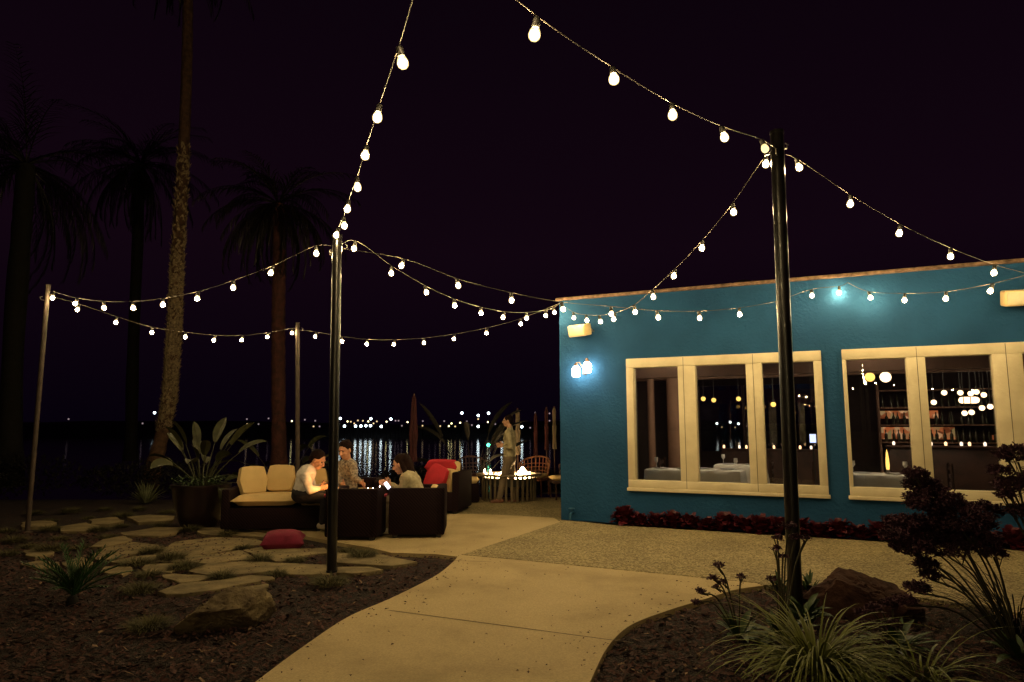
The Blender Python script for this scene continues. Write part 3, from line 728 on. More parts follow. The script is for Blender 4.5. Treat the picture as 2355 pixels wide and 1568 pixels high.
# planting strip of low red plants along the wall
def redplant():
    mb = MB()
    for i in range(170):
        a = ru(0, 6.28); q = .09 * rnd(); mb.blade((math.cos(a) * q, math.sin(a) * q, ru(.0, .12)), a, ru(.0, 1.5), ru(.07, .14), .06, ru(.0, 1.2), 3, .35, prof=lambda t: .5 + .8 * math.sin(math.pi * (t * .8 + .1)))
    return mb.build('red_plant', 'red_leaf')
rp = [redplant() for _ in range(3)]; uu = [0, 0, 0]
n = 30
for i in range(n):
    s = 1.1 + i * .245; k = i % 3; o = rp[k] if not uu[k] else rp[k].copy()
    if uu[k]: col.objects.link(o)
    uu[k] = 1; sc = ru(.8, 1.25); o.location = W(s, -.19 + ru(-.04, .03), .04); o.rotation_euler = (0, 0, ru(0, 6)); o.scale = (sc, sc, sc)
    tag(o, 'leftmost low dark red plant at the foot of the blue wall' if i == 0 else 'low dark red plant in the row along the blue wall', 'plant', 'low red plants along the blue wall')

# ------------------------------------------------------------------ poles and light strings
def pole(px, py, ty, r, m, lab, name='light_pole', nb=0):
    b = G(px[0], py); d = Vector(b[:2]).length
    top = P(px[1], ty, b.y)
    t = thing(name, b, lab, 'pole', 'poles carrying the light strings')
    MB().tube([b, (top.x, top.y, top.z)], r, 20).build('shaft', m, t)
    MB().lathe(top, [(r * 1.06, -.0), (r * 1.06, .025), (0, .03)], 20).build('cap', m, t)
    MB().lathe((b.x, b.y, 0), [(r * 1.9, 0), (r * 1.9, .02), (r * 1.15, .03), (r * 1.1, .05)], 20).build('base_plate', m, t)
    for k, a in enumerate((0.4, 2.5, 4.2)):
        h = Vector((math.cos(a), math.sin(a), 0)); c = top - Vector((0, 0, .12 + .05 * k))
        MB().tube([c + h * r * .9, c + h * (r + .05), c + h * (r + .06) + Vector((0, 0, .04)), c + h * (r + .035) + Vector((0, 0, .05))], .006, 6).build('hook', 'steel', t)
    return top
topL = pole((762, 775), 1322, 545, .052, 'pole', 'black pole in the middle left, beside the seated group')
topR = pole((1830, 1786), 1412, 308, .057, 'pole', 'tall black pole in front of the left window of the blue building')
topF = pole((62, 110), 1226, 658, .033, 'pale_pole', 'weathered pole at the far left edge holding two strings')
topB = pole((684, 684), 1172, 745, .04, 'pale_pole', 'thin pale pole behind the seated group, farthest from the camera')
a2 = lambda v: Vector(v[:2])
XA0, XB0 = Vector((-.52, 3.2)), Vector((.13, 3.26))
socket_n = 0
def string(pa, pb, px, lab, ends, dim=(), extend=None):
    # pa, pb ground points of the vertical plane the string hangs in
    pts = [onplane(x, y, pa, pb) for x, y in px]
    e0, e1 = ends
    t = thing('string_light', pts[0] if e0 is None else e0, lab, 'string light', 'strings of bare bulbs hung between the poles')
    hang = [p + Vector((0, 0, .095)) for p in pts]
    if extend:
        d = (Vector((*pb, 0)) - Vector((*pa, 0))).normalized(); z = hang[-1].z; last = hang[-1]; k = 1
        while k <= extend[0]:
            hang.append(last + d * .62 * k + Vector((0, 0, extend[1] * k + .004 * k * k))); k += 1
        pts = pts + [None] * 0 + [h - Vector((0, 0, .105)) for h in hang[len(pts):len(pts) + extend[2]]]
        e1 = hang[-1] + d * .3 + Vector((0, 0, .1))
    wire = ([e0] if e0 is not None else []) + hang + ([e1] if e1 is not None else [])
    w = [Vector(p) for p in smoothline([tuple(p) for p in wire], 5)]
    MB().tube(w, .0036, 6).build('cable', 'cable', t)
    for i, p in enumerate(pts):
        tl = random.uniform(-.3, .3); mt = Matrix.Rotation(tl, 4, 'X') @ Matrix.Rotation(random.uniform(-.3, .3), 4, 'Y')
        s = MB().lathe((0, 0, 0), [(.006, .0), (.019, -.008), (.021, -.05), (.017, -.056)], 10)
        s.v = [mt @ v + hang[i] for v in s.v]; so = s.build('socket', 'socket', t)
        b = MB().lathe((0, 0, 0), [(.013, -.048), (.018, -.056), (.027, -.074), (.0315, -.093), (.028, -.111), (.016, -.123), (0, -.127)], 14)
        nf = len(b.f)
        b.ball((0, 0, -.093), (.024, .024, .026), 10, 8)
        b.v = [mt @ v + hang[i] for v in b.v]; bo = b.build('bulb', ['bulb', 'bulb_dim' if i in dim else 'bulb_core'], so)
        for q in range(nf, len(b.f)): bo.data.polygons[q].material_index = 1
    return e1
corner3 = W(.03, -.03, H - .04)
vd = lambda v: Vector((0, 0, v))
endA = string(a2(topL), XA0, [(778, 543), (789, 519), (801, 482), (820, 433), (842, 363), (872, 271), (916, 143)], 'string of bulbs climbing from the middle left pole to the top of the photo', (topL - vd(.1), None), extend=(6, .03, 2))
endB = string(a2(topR), XB0, [(1751, 345), (1659, 317), (1546, 268), (1409, 190), (1235, 77)], 'string of large bulbs from the tall pole up to the top centre', (topR - vd(.15), None), dim=(0,), extend=(5, .05, 1))
string(a2(topR), C0, [(1763, 380), (1686, 488), (1616, 572), (1554, 636), (1500, 684), (1458, 718), (1415, 735), (1378, 740), (1347, 738), (1318, 731)], 'string of bulbs falling steeply from the tall pole to the building corner', (topR - vd(.2), corner3))
att = W(wpt(1950, 668)[0], -.02, wpt(1950, 650)[1])
string(a2(topL), a2(att), [(928, 614), (1051, 659), (1175, 691), (1290, 712), (1405, 722), (1510, 731), (1607, 732), (1700, 724), (1786, 708), (1866, 681), (1931, 673)], 'long string from the middle left pole running in front of the blue wall', (topL - vd(.12), att))
outR = P(2560, 560, 6.6)
string(a2(att), a2(outR), [(1998, 686), (2082, 691), (2177, 688), (2285, 670), (2400, 640)], 'string of bulbs along the blue wall above the right windows', (att, outR))
outE = P(2560, 690, 8.6)
string(a2(topR), a2(outE), [(1831, 387), (1957, 470), (2073, 537), (2187, 590), (2289, 628), (2390, 655)], 'string of bulbs from the tall pole down to the right edge', (topR - vd(.2), outE))
string(a2(topL), C0, [(817, 572), (900, 629), (976, 673), (1043, 703), (1104, 721), (1159, 731), (1209, 732), (1255, 726), (1273, 720)], 'lower string from the middle left pole to the building corner', (topL - vd(.12), corner3))
string(a2(topB), C0, [(727, 775), (785, 785), (844, 792), (907, 793), (975, 789), (1046, 780), (1120, 766), (1197, 745)], 'low string from the far pale pole to the building corner', (topB - vd(.1), corner3))
string(a2(topF), a2(topL), [(122, 686), (177, 700), (237, 708), (303, 709), (374, 702), (455, 687), (536, 662), (627, 629), (725, 584)], 'upper string from the far left pole to the middle left pole', (topF - vd(.1), topL - vd(.12)))
string(a2(topF), a2(topB), [(181, 713), (268, 742), (349, 765), (425, 776), (495, 783), (559, 783), (618, 776), (672, 766)], 'lower string from the far left pole to the far pale pole', (topF - vd(.14), topB - vd(.1)))
for e, lab in ((endA, 'black pole behind the viewer holding the left string'), (endB, 'black pole at the viewer\'s left holding the centre string'), (outR, 'black pole beyond the right edge of the photo')):
    t = thing('light_pole', (e.x, e.y, 0), lab, 'pole', 'poles carrying the light strings')
    MB().tube([(e.x, e.y, 0), (e.x, e.y, e.z + .1)], .05, 16).build('shaft', 'pole', t)

def plainstring(a, b, n, sag, lab):
    pts = [a.lerp(b, (k + .5) / n) - vd(4 * sag * ((k + .5) / n) * (1 - (k + .5) / n)) for k in range(n)]
    t = thing('string_light', a, lab, 'string light', 'strings of bare bulbs hung between the poles')
    MB().tube([a] + pts + [b], .0046, 6).build('cable', 'cable', t)
    for p in pts:
        so = MB().lathe(p, [(.006, .0), (.019, -.008), (.021, -.05), (.017, -.056)], 8).build('socket', 'socket', t)
        q = MB().lathe(p, [(.013, -.048), (.019, -.056), (.03, -.074), (.0355, -.095), (.032, -.115), (.018, -.129), (0, -.133)], 10); nf = len(q.f)
        q.ball(p - vd(.095), (.0255, .0255, .029), 8, 6); bo = q.build('bulb', ['bulb', 'bulb_core'], so)
        for k in range(nf, len(q.f)): bo.data.polygons[k].material_index = 1
far_a, far_b, far_c = Vector((-3.2, -10, 3.5)), Vector((5.5, -13, 3.5)), Vector((-9, -14, 3.5))
plainstring(endA, far_a, 15, .5, 'string behind the viewer leading away from the building')
plainstring(far_a, far_b, 14, .5, 'string behind the viewer crossing the far side of the garden')
plainstring(far_a, far_c, 11, .5, 'string behind the viewer running off to the left')
for e, lab in ((far_a, 'black pole far behind the viewer'), (far_b, 'black pole far behind the viewer on the right'), (far_c, 'black pole far behind the viewer on the left')):
    t = thing('light_pole', (e.x, e.y, 0), lab, 'pole', 'poles carrying the light strings')
    MB().tube([(e.x, e.y, 0), (e.x, e.y, e.z + .1)], .05, 16).build('shaft', 'pole', t)

# ------------------------------------------------------------------ far lamps across the water
W_, Y_, D_, N_, Q_ = 'lamp_white', 'lamp_yellow', 'lamp_dim', 'lamp_green', 'lamp_warmdim'
far = [(875, 1263, Y_), (914, 1259, D_), (945, 1262, D_), (940, 1279, Q_), (958, 1279, D_), (1020, 1255, W_), (1042, 1264, Y_), (1052, 1265, Q_), (1073, 1261, Q_), (1088, 1262, Q_), (1104, 1264, Y_), (1112, 1256, W_), (1033, 1278, W_),
 (1066, 1278, W_), (1082, 1278, W_), (1097, 1277, W_), (1111, 1277, W_), (1143, 1279, W_), (1172, 1257, W_), (1130, 1264, Q_), (1159, 1265, Y_), (1186, 1262, D_), (1195, 1262, D_), (1222, 1266, Y_), (1268, 1263, D_), (1267, 1277, Q_), (1306, 1262, D_),
 (1332, 1263, D_), (1346, 1278, Y_), (1354, 1270, Y_), (1380, 1268, Y_), (1400, 1264, D_), (1385, 1239, W_), (1289, 1241, D_), (1434, 1246, W_), (1434, 1257, Q_), (1434, 1279, W_), (1465, 1239, W_), (1463, 1266, Y_), (1505, 1280, W_), (1565, 1280, W_),
 (1605, 1238, D_), (740, 1257, D_), (741, 1272, Q_), (775, 1272, D_), (805, 1255, D_), (1648, 1240, D_), (1648, 1262, D_), (1640, 1288, D_), (1590, 1283, D_), (205, 1257, D_), (463, 1238, W_), (427, 1270, D_),
 (1930, 1270, D_), (1990, 1268, W_), (2010, 1274, W_), (2028, 1272, W_), (2150, 1270, W_), (2190, 1266, W_), (2215, 1271, W_), (2240, 1278, D_), (2165, 1281, Q_), (2205, 1282, Q_), (2275, 1270, W_),
 (890, 1276, D_), (1062, 1270, Q_), (1120, 1270, Q_), (1205, 1277, D_), (1245, 1270, D_), (1320, 1278, Q_), (1365, 1279, Q_), (1415, 1275, D_), (1485, 1272, D_)]
cn = {W_: 'cool white', Y_: 'yellow', D_: 'dim pinkish', N_: 'green', Q_: 'dim amber'}
for x, y, m in far:
    p = P(x / 1.3045, y / 1.3045, 183); big = m in (W_,); r = .34 if big else .22
    mb = MB().ball(p, r, 8, 6); nf = len(mb.f); mb.tube([p, (p.x, p.y, -1.3)], .07, 5)
    o = mb.build('shore_lamp', [m, 'shore'])
    for k in range(nf, len(o.data.polygons)): o.data.polygons[k].material_index = 1
    tag(o, '%s shore lamp, %s' % (cn[m], 'left of the leaning palm' if x < 500 else 'between potted plant and middle pole' if x < 990 else 'between middle pole and maroon parasol' if x < 1240 else 'right of the maroon parasol' if x < 1700 else 'seen through the left restaurant window'), 'lamp', 'lamps on the far shore')
p = P(1465 / 1.3045, 1335 / 1.3045, 60)
t = thing('channel_marker', (p.x, p.y, -1.1), 'green light on a marker post standing in the water', 'marker light')
MB().ball(p, .16, 8, 6).build('lantern', 'lamp_green', t); MB().tube([(p.x, p.y, -1.3), p], .05, 6).build('post', 'socket', t)

# ------------------------------------------------------------------ palms
def palm(name, line, rad, lab, m, boots=0, crown=None, bz=(0, 99), fr=34, fl=2.6):
    base = Vector(line[0]); t = thing(name, base, lab, 'palm tree', 'palm trees behind the patio')
    pts = [Vector(p) for p in smoothline([tuple(p) for p in line], 12)]
    rr = [rad * (1.35 - .4 * min(1, (p.z) / 1.2) if p.z < 1.2 else .95 - .015 * p.z) * (1 + .05 * math.sin(p.z * 21)) for p in pts]
    MB().tube(pts, rr, 18).build('trunk', m, t)
    if boots:
        mb = MB()
        for i in range(boots):
            z = bz[0] + (bz[1] - bz[0]) * (random.betavariate(1.6, 1.8) * .62 if i % 3 else rnd()); k = min(range(len(pts)), key=lambda j: abs(pts[j].z - z)); a = ru(0, 6.28)
            k2 = min(k + 1, len(pts) - 1); c = pts[k].copy()
            if k2 != k and abs(pts[k2].z - pts[k].z) > 1e-4: c = pts[k].lerp(pts[k2], max(0, min(1, (z - pts[k].z) / (pts[k2].z - pts[k].z))))
            c.z = z; h = Vector((math.cos(a), math.sin(a), 0))
            mb.blade(c + h * rr[k] * .85, a, ru(.6, 1.35), ru(.06, .13), ru(.06, .11), ru(-.5, .6), 2, -.4, prof=lambda q: 1 - .6 * q)
        mb.build('leaf_bases', 'boot', t)
    top = pts[-1]; mb = MB()
    if crown != 0:
        for i in range(fr):
            az = ru(0, 6.28); el = ru(-1.0, 1.3); L_ = fl * ru(.8, 1.1); p = top.copy(); e = el; ribs = []
            for k in range(13):
                ribs.append((p.copy(), e)); p = p + Vector((math.cos(az) * math.cos(e), math.sin(az) * math.cos(e), math.sin(e))) * L_ / 12; e -= .11
            mb.tube([q[0] for q in ribs], [.02 * (1 - k / 14) for k in range(13)], 4, cap=False)
            for k in range(2, 13):
                for w in (0, .5):
                    q = ribs[k][0].lerp(ribs[min(k + 1, 12)][0], w)
                    for sd in (-1, 1): mb.blade(q, az + sd * ru(.5, 1.0), ribs[k][1] - .15, fl * .27 * (1.15 - k / 16), .035, ru(.4, 1.2), 2, .2)
        mb.build('crown', 'palm_leaf', t)
    return t
Yp = G(350, 1122).y
palm('palm_tree', [P(x, y, Yp + dy) for x, y, dy in ((335, 1145, 0), (362, 1040, 0), (384, 950, .0), (392, 880, 0), (401, 740, .0), (407, 600, .0), (417, 450, 0), (424, 300, 0), (430, 120, 0), (432, -60, 0), (434, -160, 0))], .175,
     'leaning palm with a rough shaggy trunk behind the far left string', 'trunk', boots=3600, bz=(1.4, 9.))
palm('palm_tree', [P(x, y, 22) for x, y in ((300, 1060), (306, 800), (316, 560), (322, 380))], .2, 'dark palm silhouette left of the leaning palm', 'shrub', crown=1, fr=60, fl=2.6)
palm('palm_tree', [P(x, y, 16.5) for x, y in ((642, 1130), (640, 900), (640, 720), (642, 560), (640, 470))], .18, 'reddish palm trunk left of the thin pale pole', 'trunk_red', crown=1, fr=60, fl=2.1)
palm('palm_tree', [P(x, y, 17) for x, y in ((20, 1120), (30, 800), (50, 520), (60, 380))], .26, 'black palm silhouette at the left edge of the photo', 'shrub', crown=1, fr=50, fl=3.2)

# ------------------------------------------------------------------ paddle-leaved plants and pot
def paddle(mb, base, az, el, ln, pw, droop):
    p = Vector(base); pts = []; e = el
    for k in range(8):
        pts.append(p.copy()); p = p + Vector((math.cos(az) * math.cos(e), math.sin(az) * math.cos(e), math.sin(e))) * ln / 8; e -= droop / 10
    mb.tube(pts + [p], [.014 * (1 - k / 12) for k in range(9)], 6)
    mb.blade(p, az, e, ln * .62, pw, droop * 1.1, 7, .45, prof=lambda t: max(.02, math.sin(math.pi * min(1, t * .93 + .07)) ** .6), twist=ru(-.9, .9))
pc = G(457, 1210)
t = thing('plant_pot', pc, 'big dark glazed pot left of the wicker sofa', 'plant pot')
MB().lathe(pc, [(.25, 0), (.27, .03), (.33, .2), (.39, .42), (.41, .56), (.44, .6), (.44, .64), (.39, .64), (.37, .58), (.36, .55)], 28).build('bowl', 'pot', t)
MB().lathe(pc + vd(.52), [(0, .0), (.36, 0), (.36, .03), (0, .05)], 20).build('soil', 'soil', t)
bird = thing('paddle_leaf_plant', pc + vd(.55), 'tall plant with upright paddle leaves growing in the big dark pot', 'plant')
mb = MB()
for az, el, ln, pw, dr in ((0.3, 1.0, .85, .13, .5), (.2, 1.15, .9, .12, .3), (2.7, 1.0, .85, .12, .3), (3.0, .9, .75, .12, .6), (-.3, .8, .7, .14, 1.2), (-.6, .6, .55, .14, 1.6), (3.4, 1.25, .8, .12, .3), (1.4, 1.3, .9, .12, .3), (-1.4, 1.1, .7, .12, .9), (4.2, 1.0, .7, .12, .9), (.9, 1.2, .85, .11, .4), (0, .45, .7, .1, 1.0), (2.4, 1.35, .8, .1, .2), (.6, 1.3, .75, .12, .3), (2.2, 1.2, .7, .13, .4), (5.2, 1.25, .7, .12, .5), (3.8, 1.35, .85, .12, .3), (4.8, 1.4, .6, .12, .6), (1.9, 1.1, .6, .14, .7), (5.9, 1.3, .6, .13, .8), (3.3, 1.1, .55, .14, .9)):
    paddle(mb, pc + vd(.55) + Vector((math.cos(az) * .06, math.sin(az) * .06, 0)), az, el + .05, ln * .86, pw * 1.25, dr)
mb.build('leaves', 'bird_leaf', bird)
t = thing('trailing_plant', pc + vd(.56), 'bright green low leafy plant spilling over the pot rim', 'plant'); mb = MB()
for i in range(420):
    a = ru(0, 6.28); q = ru(.12, .42); mb.blade(pc + Vector((math.cos(a) * q, math.sin(a) * q, .6 + ru(-.02, .16))), ru(0, 6.28), ru(-.5, 1), .06, .045, 1, 2, .2)
mb.build('leaves', 'green', t)
pb = G(655, 1140)
bird2 = thing('paddle_leaf_plant', pb, 'dim paddle leaved plant behind the man in the white shirt', 'plant'); mb = MB()
for i in range(16):
    az = ru(0, 6.28); paddle(mb, pb + Vector((math.cos(az) * .1, math.sin(az) * .1, 0)), az, ru(.7, 1.35), ru(.8, 1.25), .14, ru(.4, 1.3))
mb.build('leaves', 'bird_leaf', bird2)
pb = G(1085, 1140); pb.y = 15; pb.x = -.9
bird3 = thing('paddle_leaf_plant', pb, 'tall reddish stemmed plant left of the standing man', 'plant'); mb = MB()
for i in range(14):
    az = ru(0, 6.28); paddle(mb, pb + Vector((math.cos(az) * .08, math.sin(az) * .08, 0)), az, ru(1.0, 1.5), ru(1.0, 1.45), .12, ru(.2, .9))
mb.build('leaves', 'shrub', bird3)
# agave by the palm
pa_ = G(335, 1160); t = thing('agave', pa_, 'spiky grey green agave at the foot of the leaning palm', 'plant'); mb = MB()
for i in range(46):
    a = ru(0, 6.28); mb.blade(pa_ + Vector((math.cos(a) * .04, math.sin(a) * .04, .03)), a, ru(.25, 1.45), ru(.35, .5), .05, ru(-.1, .5), 4, .5)
mb.build('leaves', 'agave', t)
# cycad front left
pa_ = G(165, 1392); t = thing('cycad', pa_, 'small spiky dark green plant on the mulch at lower left', 'plant'); mb = MB()
for i in range(26):
    a = i * 2.4 + ru(-.2, .2); el = ru(.5, 1.35); p = pa_ + vd(.08); e = el; Ln = ru(.34, .5)
    ribs = []
    for k in range(11):
        ribs.append(p.copy()); p = p + Vector((math.cos(a) * math.cos(e), math.sin(a) * math.cos(e), math.sin(e))) * Ln / 10; e -= .06
        if k > 1:
            for sd in (-1, 1): mb.blade(ribs[-1], a + sd * .8, e + .15, .12 * (1.2 - k / 13), .018, .2, 2, .3)
    mb.tube(ribs, .005, 5)
mb.build('leaves', 'fern', t)
MB().lathe(pa_, [(.04, -.01), (.05, .03), (.035, .07), (.01, .09)], 12).build('stem', 'shrub', t)
# strap grass bottom right
def strap(c, n, lmin, lmax, name, lab, azr=(0, 6.28), m='grass_leaf', el=(.25, 1.25), w=.015):
    t = thing(name, c, lab, 'plant'); mb = MB()
    for i in range(n):
        a = ru(*azr); q = .1 * math.sqrt(rnd()); mb.blade(c + Vector((math.cos(a) * q, math.sin(a) * q, 0)), a, ru(*el), ru(lmin, lmax), w * ru(.7, 1.2), ru(1.0, 2.5), 9, .35, prof=lambda t: (1 - t ** 2.2) * .9 + .05, twist=ru(-.2, .2))
    mb.build('leaves', m, t); return t
c = G(1880, 1545)
strap(c, 380, .42, .82, 'strap_grass', 'big arching clump of yellow green strap grass at the bottom right')
strap(G(2120, 1560), 60, .4, .75, 'strap_grass', 'sparser strap grass at the bottom edge right of the big clump')
t = thing('leafy_weed', G(1850, 1440), 'broad green leaves at the foot of the tall black pole', 'plant'); mb = MB(); q0 = G(1850, 1440)
for i in range(40):
    a = ru(0, 6.28); mb.blade(q0 + Vector((math.cos(a) * .05, math.sin(a) * .05, ru(0, .12))), a, ru(.2, 1.3), ru(.12, .2), .06, ru(0, 1), 4, .3, prof=lambda t: math.sin(math.pi * min(1, t * .95 + .05)))
mb.build('leaves', 'green', t)
for px, py, lab in ((1795, 1362, 'small green leafy plant left of the tall black pole'), (1862, 1362, 'small green leafy plant right of the tall black pole')):
    q0 = G(px, py); t = thing('leafy_weed', q0, lab, 'plant'); mb = MB()
    for i in range(26):
        a = ru(0, 6.28); mb.blade(q0 + Vector((math.cos(a) * .04, math.sin(a) * .04, ru(0, .1))), a, ru(.2, 1.3), ru(.08, .13), .04, ru(0, 1), 3, .3)
    mb.build('leaves', 'green', t)
# sea lavender: flower heads on branching stems
def head(mb, c, r, n, flat=.5):
    for i in range(n):
        v = Vector((random.gauss(0, 1), random.gauss(0, 1), random.gauss(0, 1))).normalized(); v.z = abs(v.z) * (1.0 if rnd() < .8 else -.5); k = ru(.72, 1.0)
        p = c + Vector((v.x * r * k, v.y * r * k, v.z * r * flat * k)) + Vector((noise.noise(v * 4), noise.noise(v * 4 + Vector((5, 5, 5))), noise.noise(v * 3))) * r * .25
        for j in range(3): mb.blade(p + Vector((ru(-1, 1), ru(-1, 1), ru(-1, 1))) * .008, ru(0, 6.28), ru(-.4, 1.3), ru(.014, .024), .014, .6, 2, .5, prof=lambda t: .6 + .6 * t)
def lav(base, heads, lab, Y):
    t = thing('sea_lavender', base, lab, 'plant'); st = MB()
    for px, py, r, n, *dy in heads:
        c = P(px, py, Y + (dy[0] if dy else 0)); mid = base.lerp(c, .55) + vd(.1)
        st.tube([Vector(q) for q in smoothline([tuple(base), tuple(mid), tuple(c - vd(r * .3))], 6)], .006, 5)
        for j in range(5 if r > .08 else 2):
            a = ru(0, 6.28); e = c + Vector((math.cos(a) * r * .7, math.sin(a) * r * .7, r * .15)); st.tube([base.lerp(c, .8) + vd(.04), e], .003, 4)
        fl = MB(); head(fl, c, r, n); fl.build('flower_head', 'purple', t)
    st.build('stem', 'stem', t)
    lv = MB()
    for i in range(24):
        a = ru(0, 6.28); lv.blade(base + Vector((math.cos(a) * .03, math.sin(a) * .03, .02)), a, ru(.2, 1.2), ru(.15, .28), .06, ru(.2, 1), 4, .3, prof=lambda t: math.sin(math.pi * min(1, t * .9 + .08)))
    lv.build('leaves', 'green', t)
b1 = G(1700, 1470)
lav(b1, [(1653, 1302, .035, 26), (1640, 1330, .03, 22), (1662, 1340, .03, 20), (1612, 1362, .035, 26), (1600, 1385, .025, 16), (1704, 1328, .03, 18), (1648, 1352, .025, 16)], 'thin sea lavender with small purple heads in front of the concrete path', b1.y)
b2 = G(1800, 1480)
lav(b2, [(1812, 1212, .05, 50), (1788, 1240, .035, 26), (1828, 1236, .04, 30), (1784, 1262, .03, 20), (1774, 1332, .03, 20), (1800, 1280, .025, 14), (1850, 1240, .03, 16)], 'sea lavender whose purple heads cross the tall black pole', b2.y)
b3 = G(2345, 1520)
lav(b3, [(2150, 1160, .17, 800), (2085, 1210, .13, 480, .1), (2215, 1205, .17, 720, -.1), (2120, 1118, .1, 300, .1), (2260, 1180, .12, 340, .2), (2100, 1262, .12, 380), (2180, 1262, .16, 560, .1), (2055, 1235, .08, 180), (2250, 1245, .12, 360, .1), (2160, 1215, .16, 560, .25),
 (2285, 1275, .07, 120), (2140, 1325, .06, 110), (2110, 1355, .07, 140, .1), (2085, 1385, .06, 110), (2105, 1092, .07, 130), (2130, 1300, .07, 130)],
    'large sea lavender with heavy dark purple heads right of the window', b3.y - .35)
b4 = G(2480, 1560)
lav(b4, [(2340, 1050, .11, 320), (2330, 1120, .1, 260), (2360, 1180, .1, 200), (2300, 1085, .06, 90), (2400, 1100, .12, 200), (2310, 1140, .05, 60)], 'sea lavender head cut by the right edge of the photo', b4.y - .25)
b5 = G(2060, 1500)
lav(b5, [(2010, 1400, .05, 90), (2050, 1390, .06, 110), (2000, 1440, .06, 110), (2050, 1440, .07, 130), (2030, 1480, .06, 110), (1980, 1410, .03, 40)], 'low dark purple plant just right of the brown boulder', b5.y)
strap(G(2340, 1470), 130, .5, .95, 'reed_grass', 'dark arching reed grass at the right edge', azr=(1.2, 4.6), m='shrub', el=(.7, 1.45), w=.01)

# ------------------------------------------------------------------ boulders
def boulder(c, size, rz, seed, m, lab, cuts):
    bm = bmesh.new(); bmesh.ops.create_icosphere(bm, subdivisions=5, radius=1)
    st_ = random.getstate(); random.seed(seed); cuts = list(cuts) + [((random.gauss(0, 1), random.gauss(0, 1), random.gauss(0, 1)), random.uniform(.66, .9)) for _ in range(16)]; random.setstate(st_)
    for v in bm.verts:
        d = v.co.normalized(); k = 1.0
        for n_, o_ in cuts:
            n_ = Vector(n_).normalized(); q = d.dot(n_)
            if q > 0: k = min(k, o_ / q)
        k += .06 * noise.noise(d * 2.2 + Vector((seed, 0, 0))) + .045 * noise.noise(d * 6 + Vector((seed, 3, 0))) + .035 * noise.noise(d * 12 + Vector((0, seed, 0))) + .018 * noise.noise(d * 28)
        v.co = d * k
    mt = Matrix.Translation(c) @ Matrix.Rotation(rz, 4, 'Z') @ Matrix.Diagonal((*size, 1)); bmesh.ops.transform(bm, matrix=mt, verts=bm.verts)
    bm.verts.index_update(); mb = MB().add([v.co.copy() for v in bm.verts], [[v.index for v in f.verts] for f in bm.faces]); bm.free()
    o = mb.build('boulder', m); tag(o, lab, 'boulder', 'boulders in the planting beds')
c = G(520, 1446); boulder(c + vd(.1), (.46, .3, .26), R(38), 5., 'rock', 'pale angular boulder lying on the mulch at lower left', [((-.3, -.6, .9), .55), ((.6, -1, .1), .6), ((-.9, -.6, -.2), .62), ((.2, .2, 1), .72), ((.9, .3, .3), .75), ((-.5, -1, -.7), .3), ((-.75, .33, .7), .5), ((1, -.6, -.5), .6)])
c = G(1985, 1418); boulder(c + vd(.1), (.5, .28, .33), R(-24), 7., 'rock_red', 'dark brown boulder behind the purple plant at right', [((-.8, -.1, .9), .7), ((.5, -.2, 1), .45), ((0, -1, .3), .6), ((1, 0, .2), .8)])

# ------------------------------------------------------------------ outdoor seating
def sofa(c, rz, w, d, h, lab, cushions, arms=(True, True), seat_h=.32, name='wicker_sofa', grp=None, extra=None):
    t = thing(name, c, lab, 'sofa' if 'sofa' in name else 'armchair', grp); m4 = Matrix.Translation(c) @ Matrix.Rotation(rz, 4, 'Z')
    q = lambda x, y, z: m4 @ Vector((x, y, z))
    MB().box(q(0, 0, .04 + seat_h / 2), (w - .005, d - .005, seat_h), rz=rz, bev=.02).build('base', 'wicker', t)
    MB().box(q(0, d / 2 - .06, .05 + (h - .05) / 2), (w, .12, h - .05), rz=rz, bev=.02).build('backrest', 'wicker', t)
    for k, sgn in enumerate((-1, 1)):
        if arms[k]: MB().box(q(sgn * (w / 2 - .055), -.002, .052 + (h - .06) / 2), (.11, d + .004, h - .06), rz=rz, bev=.02).build('armrest', 'wicker', t)
    for x in (-1, 1):
        for y in (-1, 1): MB().box(q(x * (w / 2 - .08), y * (d / 2 - .08), .025), (.06, .06, .05), rz=rz).build('foot', 'socket', t)
    for (x, y, z, sw, sd, sh, rx, kind, rzz) in cushions:
        MB().cushion(q(x, y, z), (sw, sd, sh), rz=rz + rzz, rx=rx, puff=.15 if kind == 'seat_cushion' else .22).build(kind, 'cushion', t)
    return t, q
gs = 'dark wicker lounge seats with cream cushions'
cs = G(640, 1205); cs = Vector((P(641, 1200, 10.3).x, 10.3, .045))
sofa(cs, R(5), 1.42, .82, .6, 'dark wicker sofa with cream cushions under the man in white', [(-.13, -.04, .425, .92, .7, .15, 0, 'seat_cushion', 0), (.52, -.04, .415, .34, .66, .13, 0, 'seat_cushion', 0), (-.44, .12, .68, .42, .15, .4, R(-16), 'back_cushion', R(38)), (-.06, .27, .7, .42, .15, .38, R(-12), 'back_cushion', R(-4)), (.42, .29, .66, .42, .15, .36, R(-12), 'back_cushion', 0)], arms=(True, False), grp=gs, seat_h=.29)
c3 = G(950, 1246); c3 = Vector((c3.x + .02, c3.y + .38, .045))
sofa(c3, R(-90 + 3), .74, .74, .66, 'dark wicker armchair seen from the side under the woman in khaki', [(0, -.03, .42, .5, .6, .15, 0, 'seat_cushion', 0), (0, .2, .53, .5, .13, .26, R(-12), 'back_cushion', 0)], name='wicker_armchair', grp=gs)
c2 = G(808, 1252); c2 = Vector((c2.x, c2.y + .36, .045))
sofa(c2, R(180 - 4), .7, .7, .66, 'dark wicker armchair seen from behind next to the black pole', [(0, -.03, .42, .5, .58, .15, 0, 'seat_cushion', 0)], name='wicker_armchair', grp=gs)
c4 = G(1030, 1186); c4 = Vector((c4.x - .1, c4.y + .4, .045))
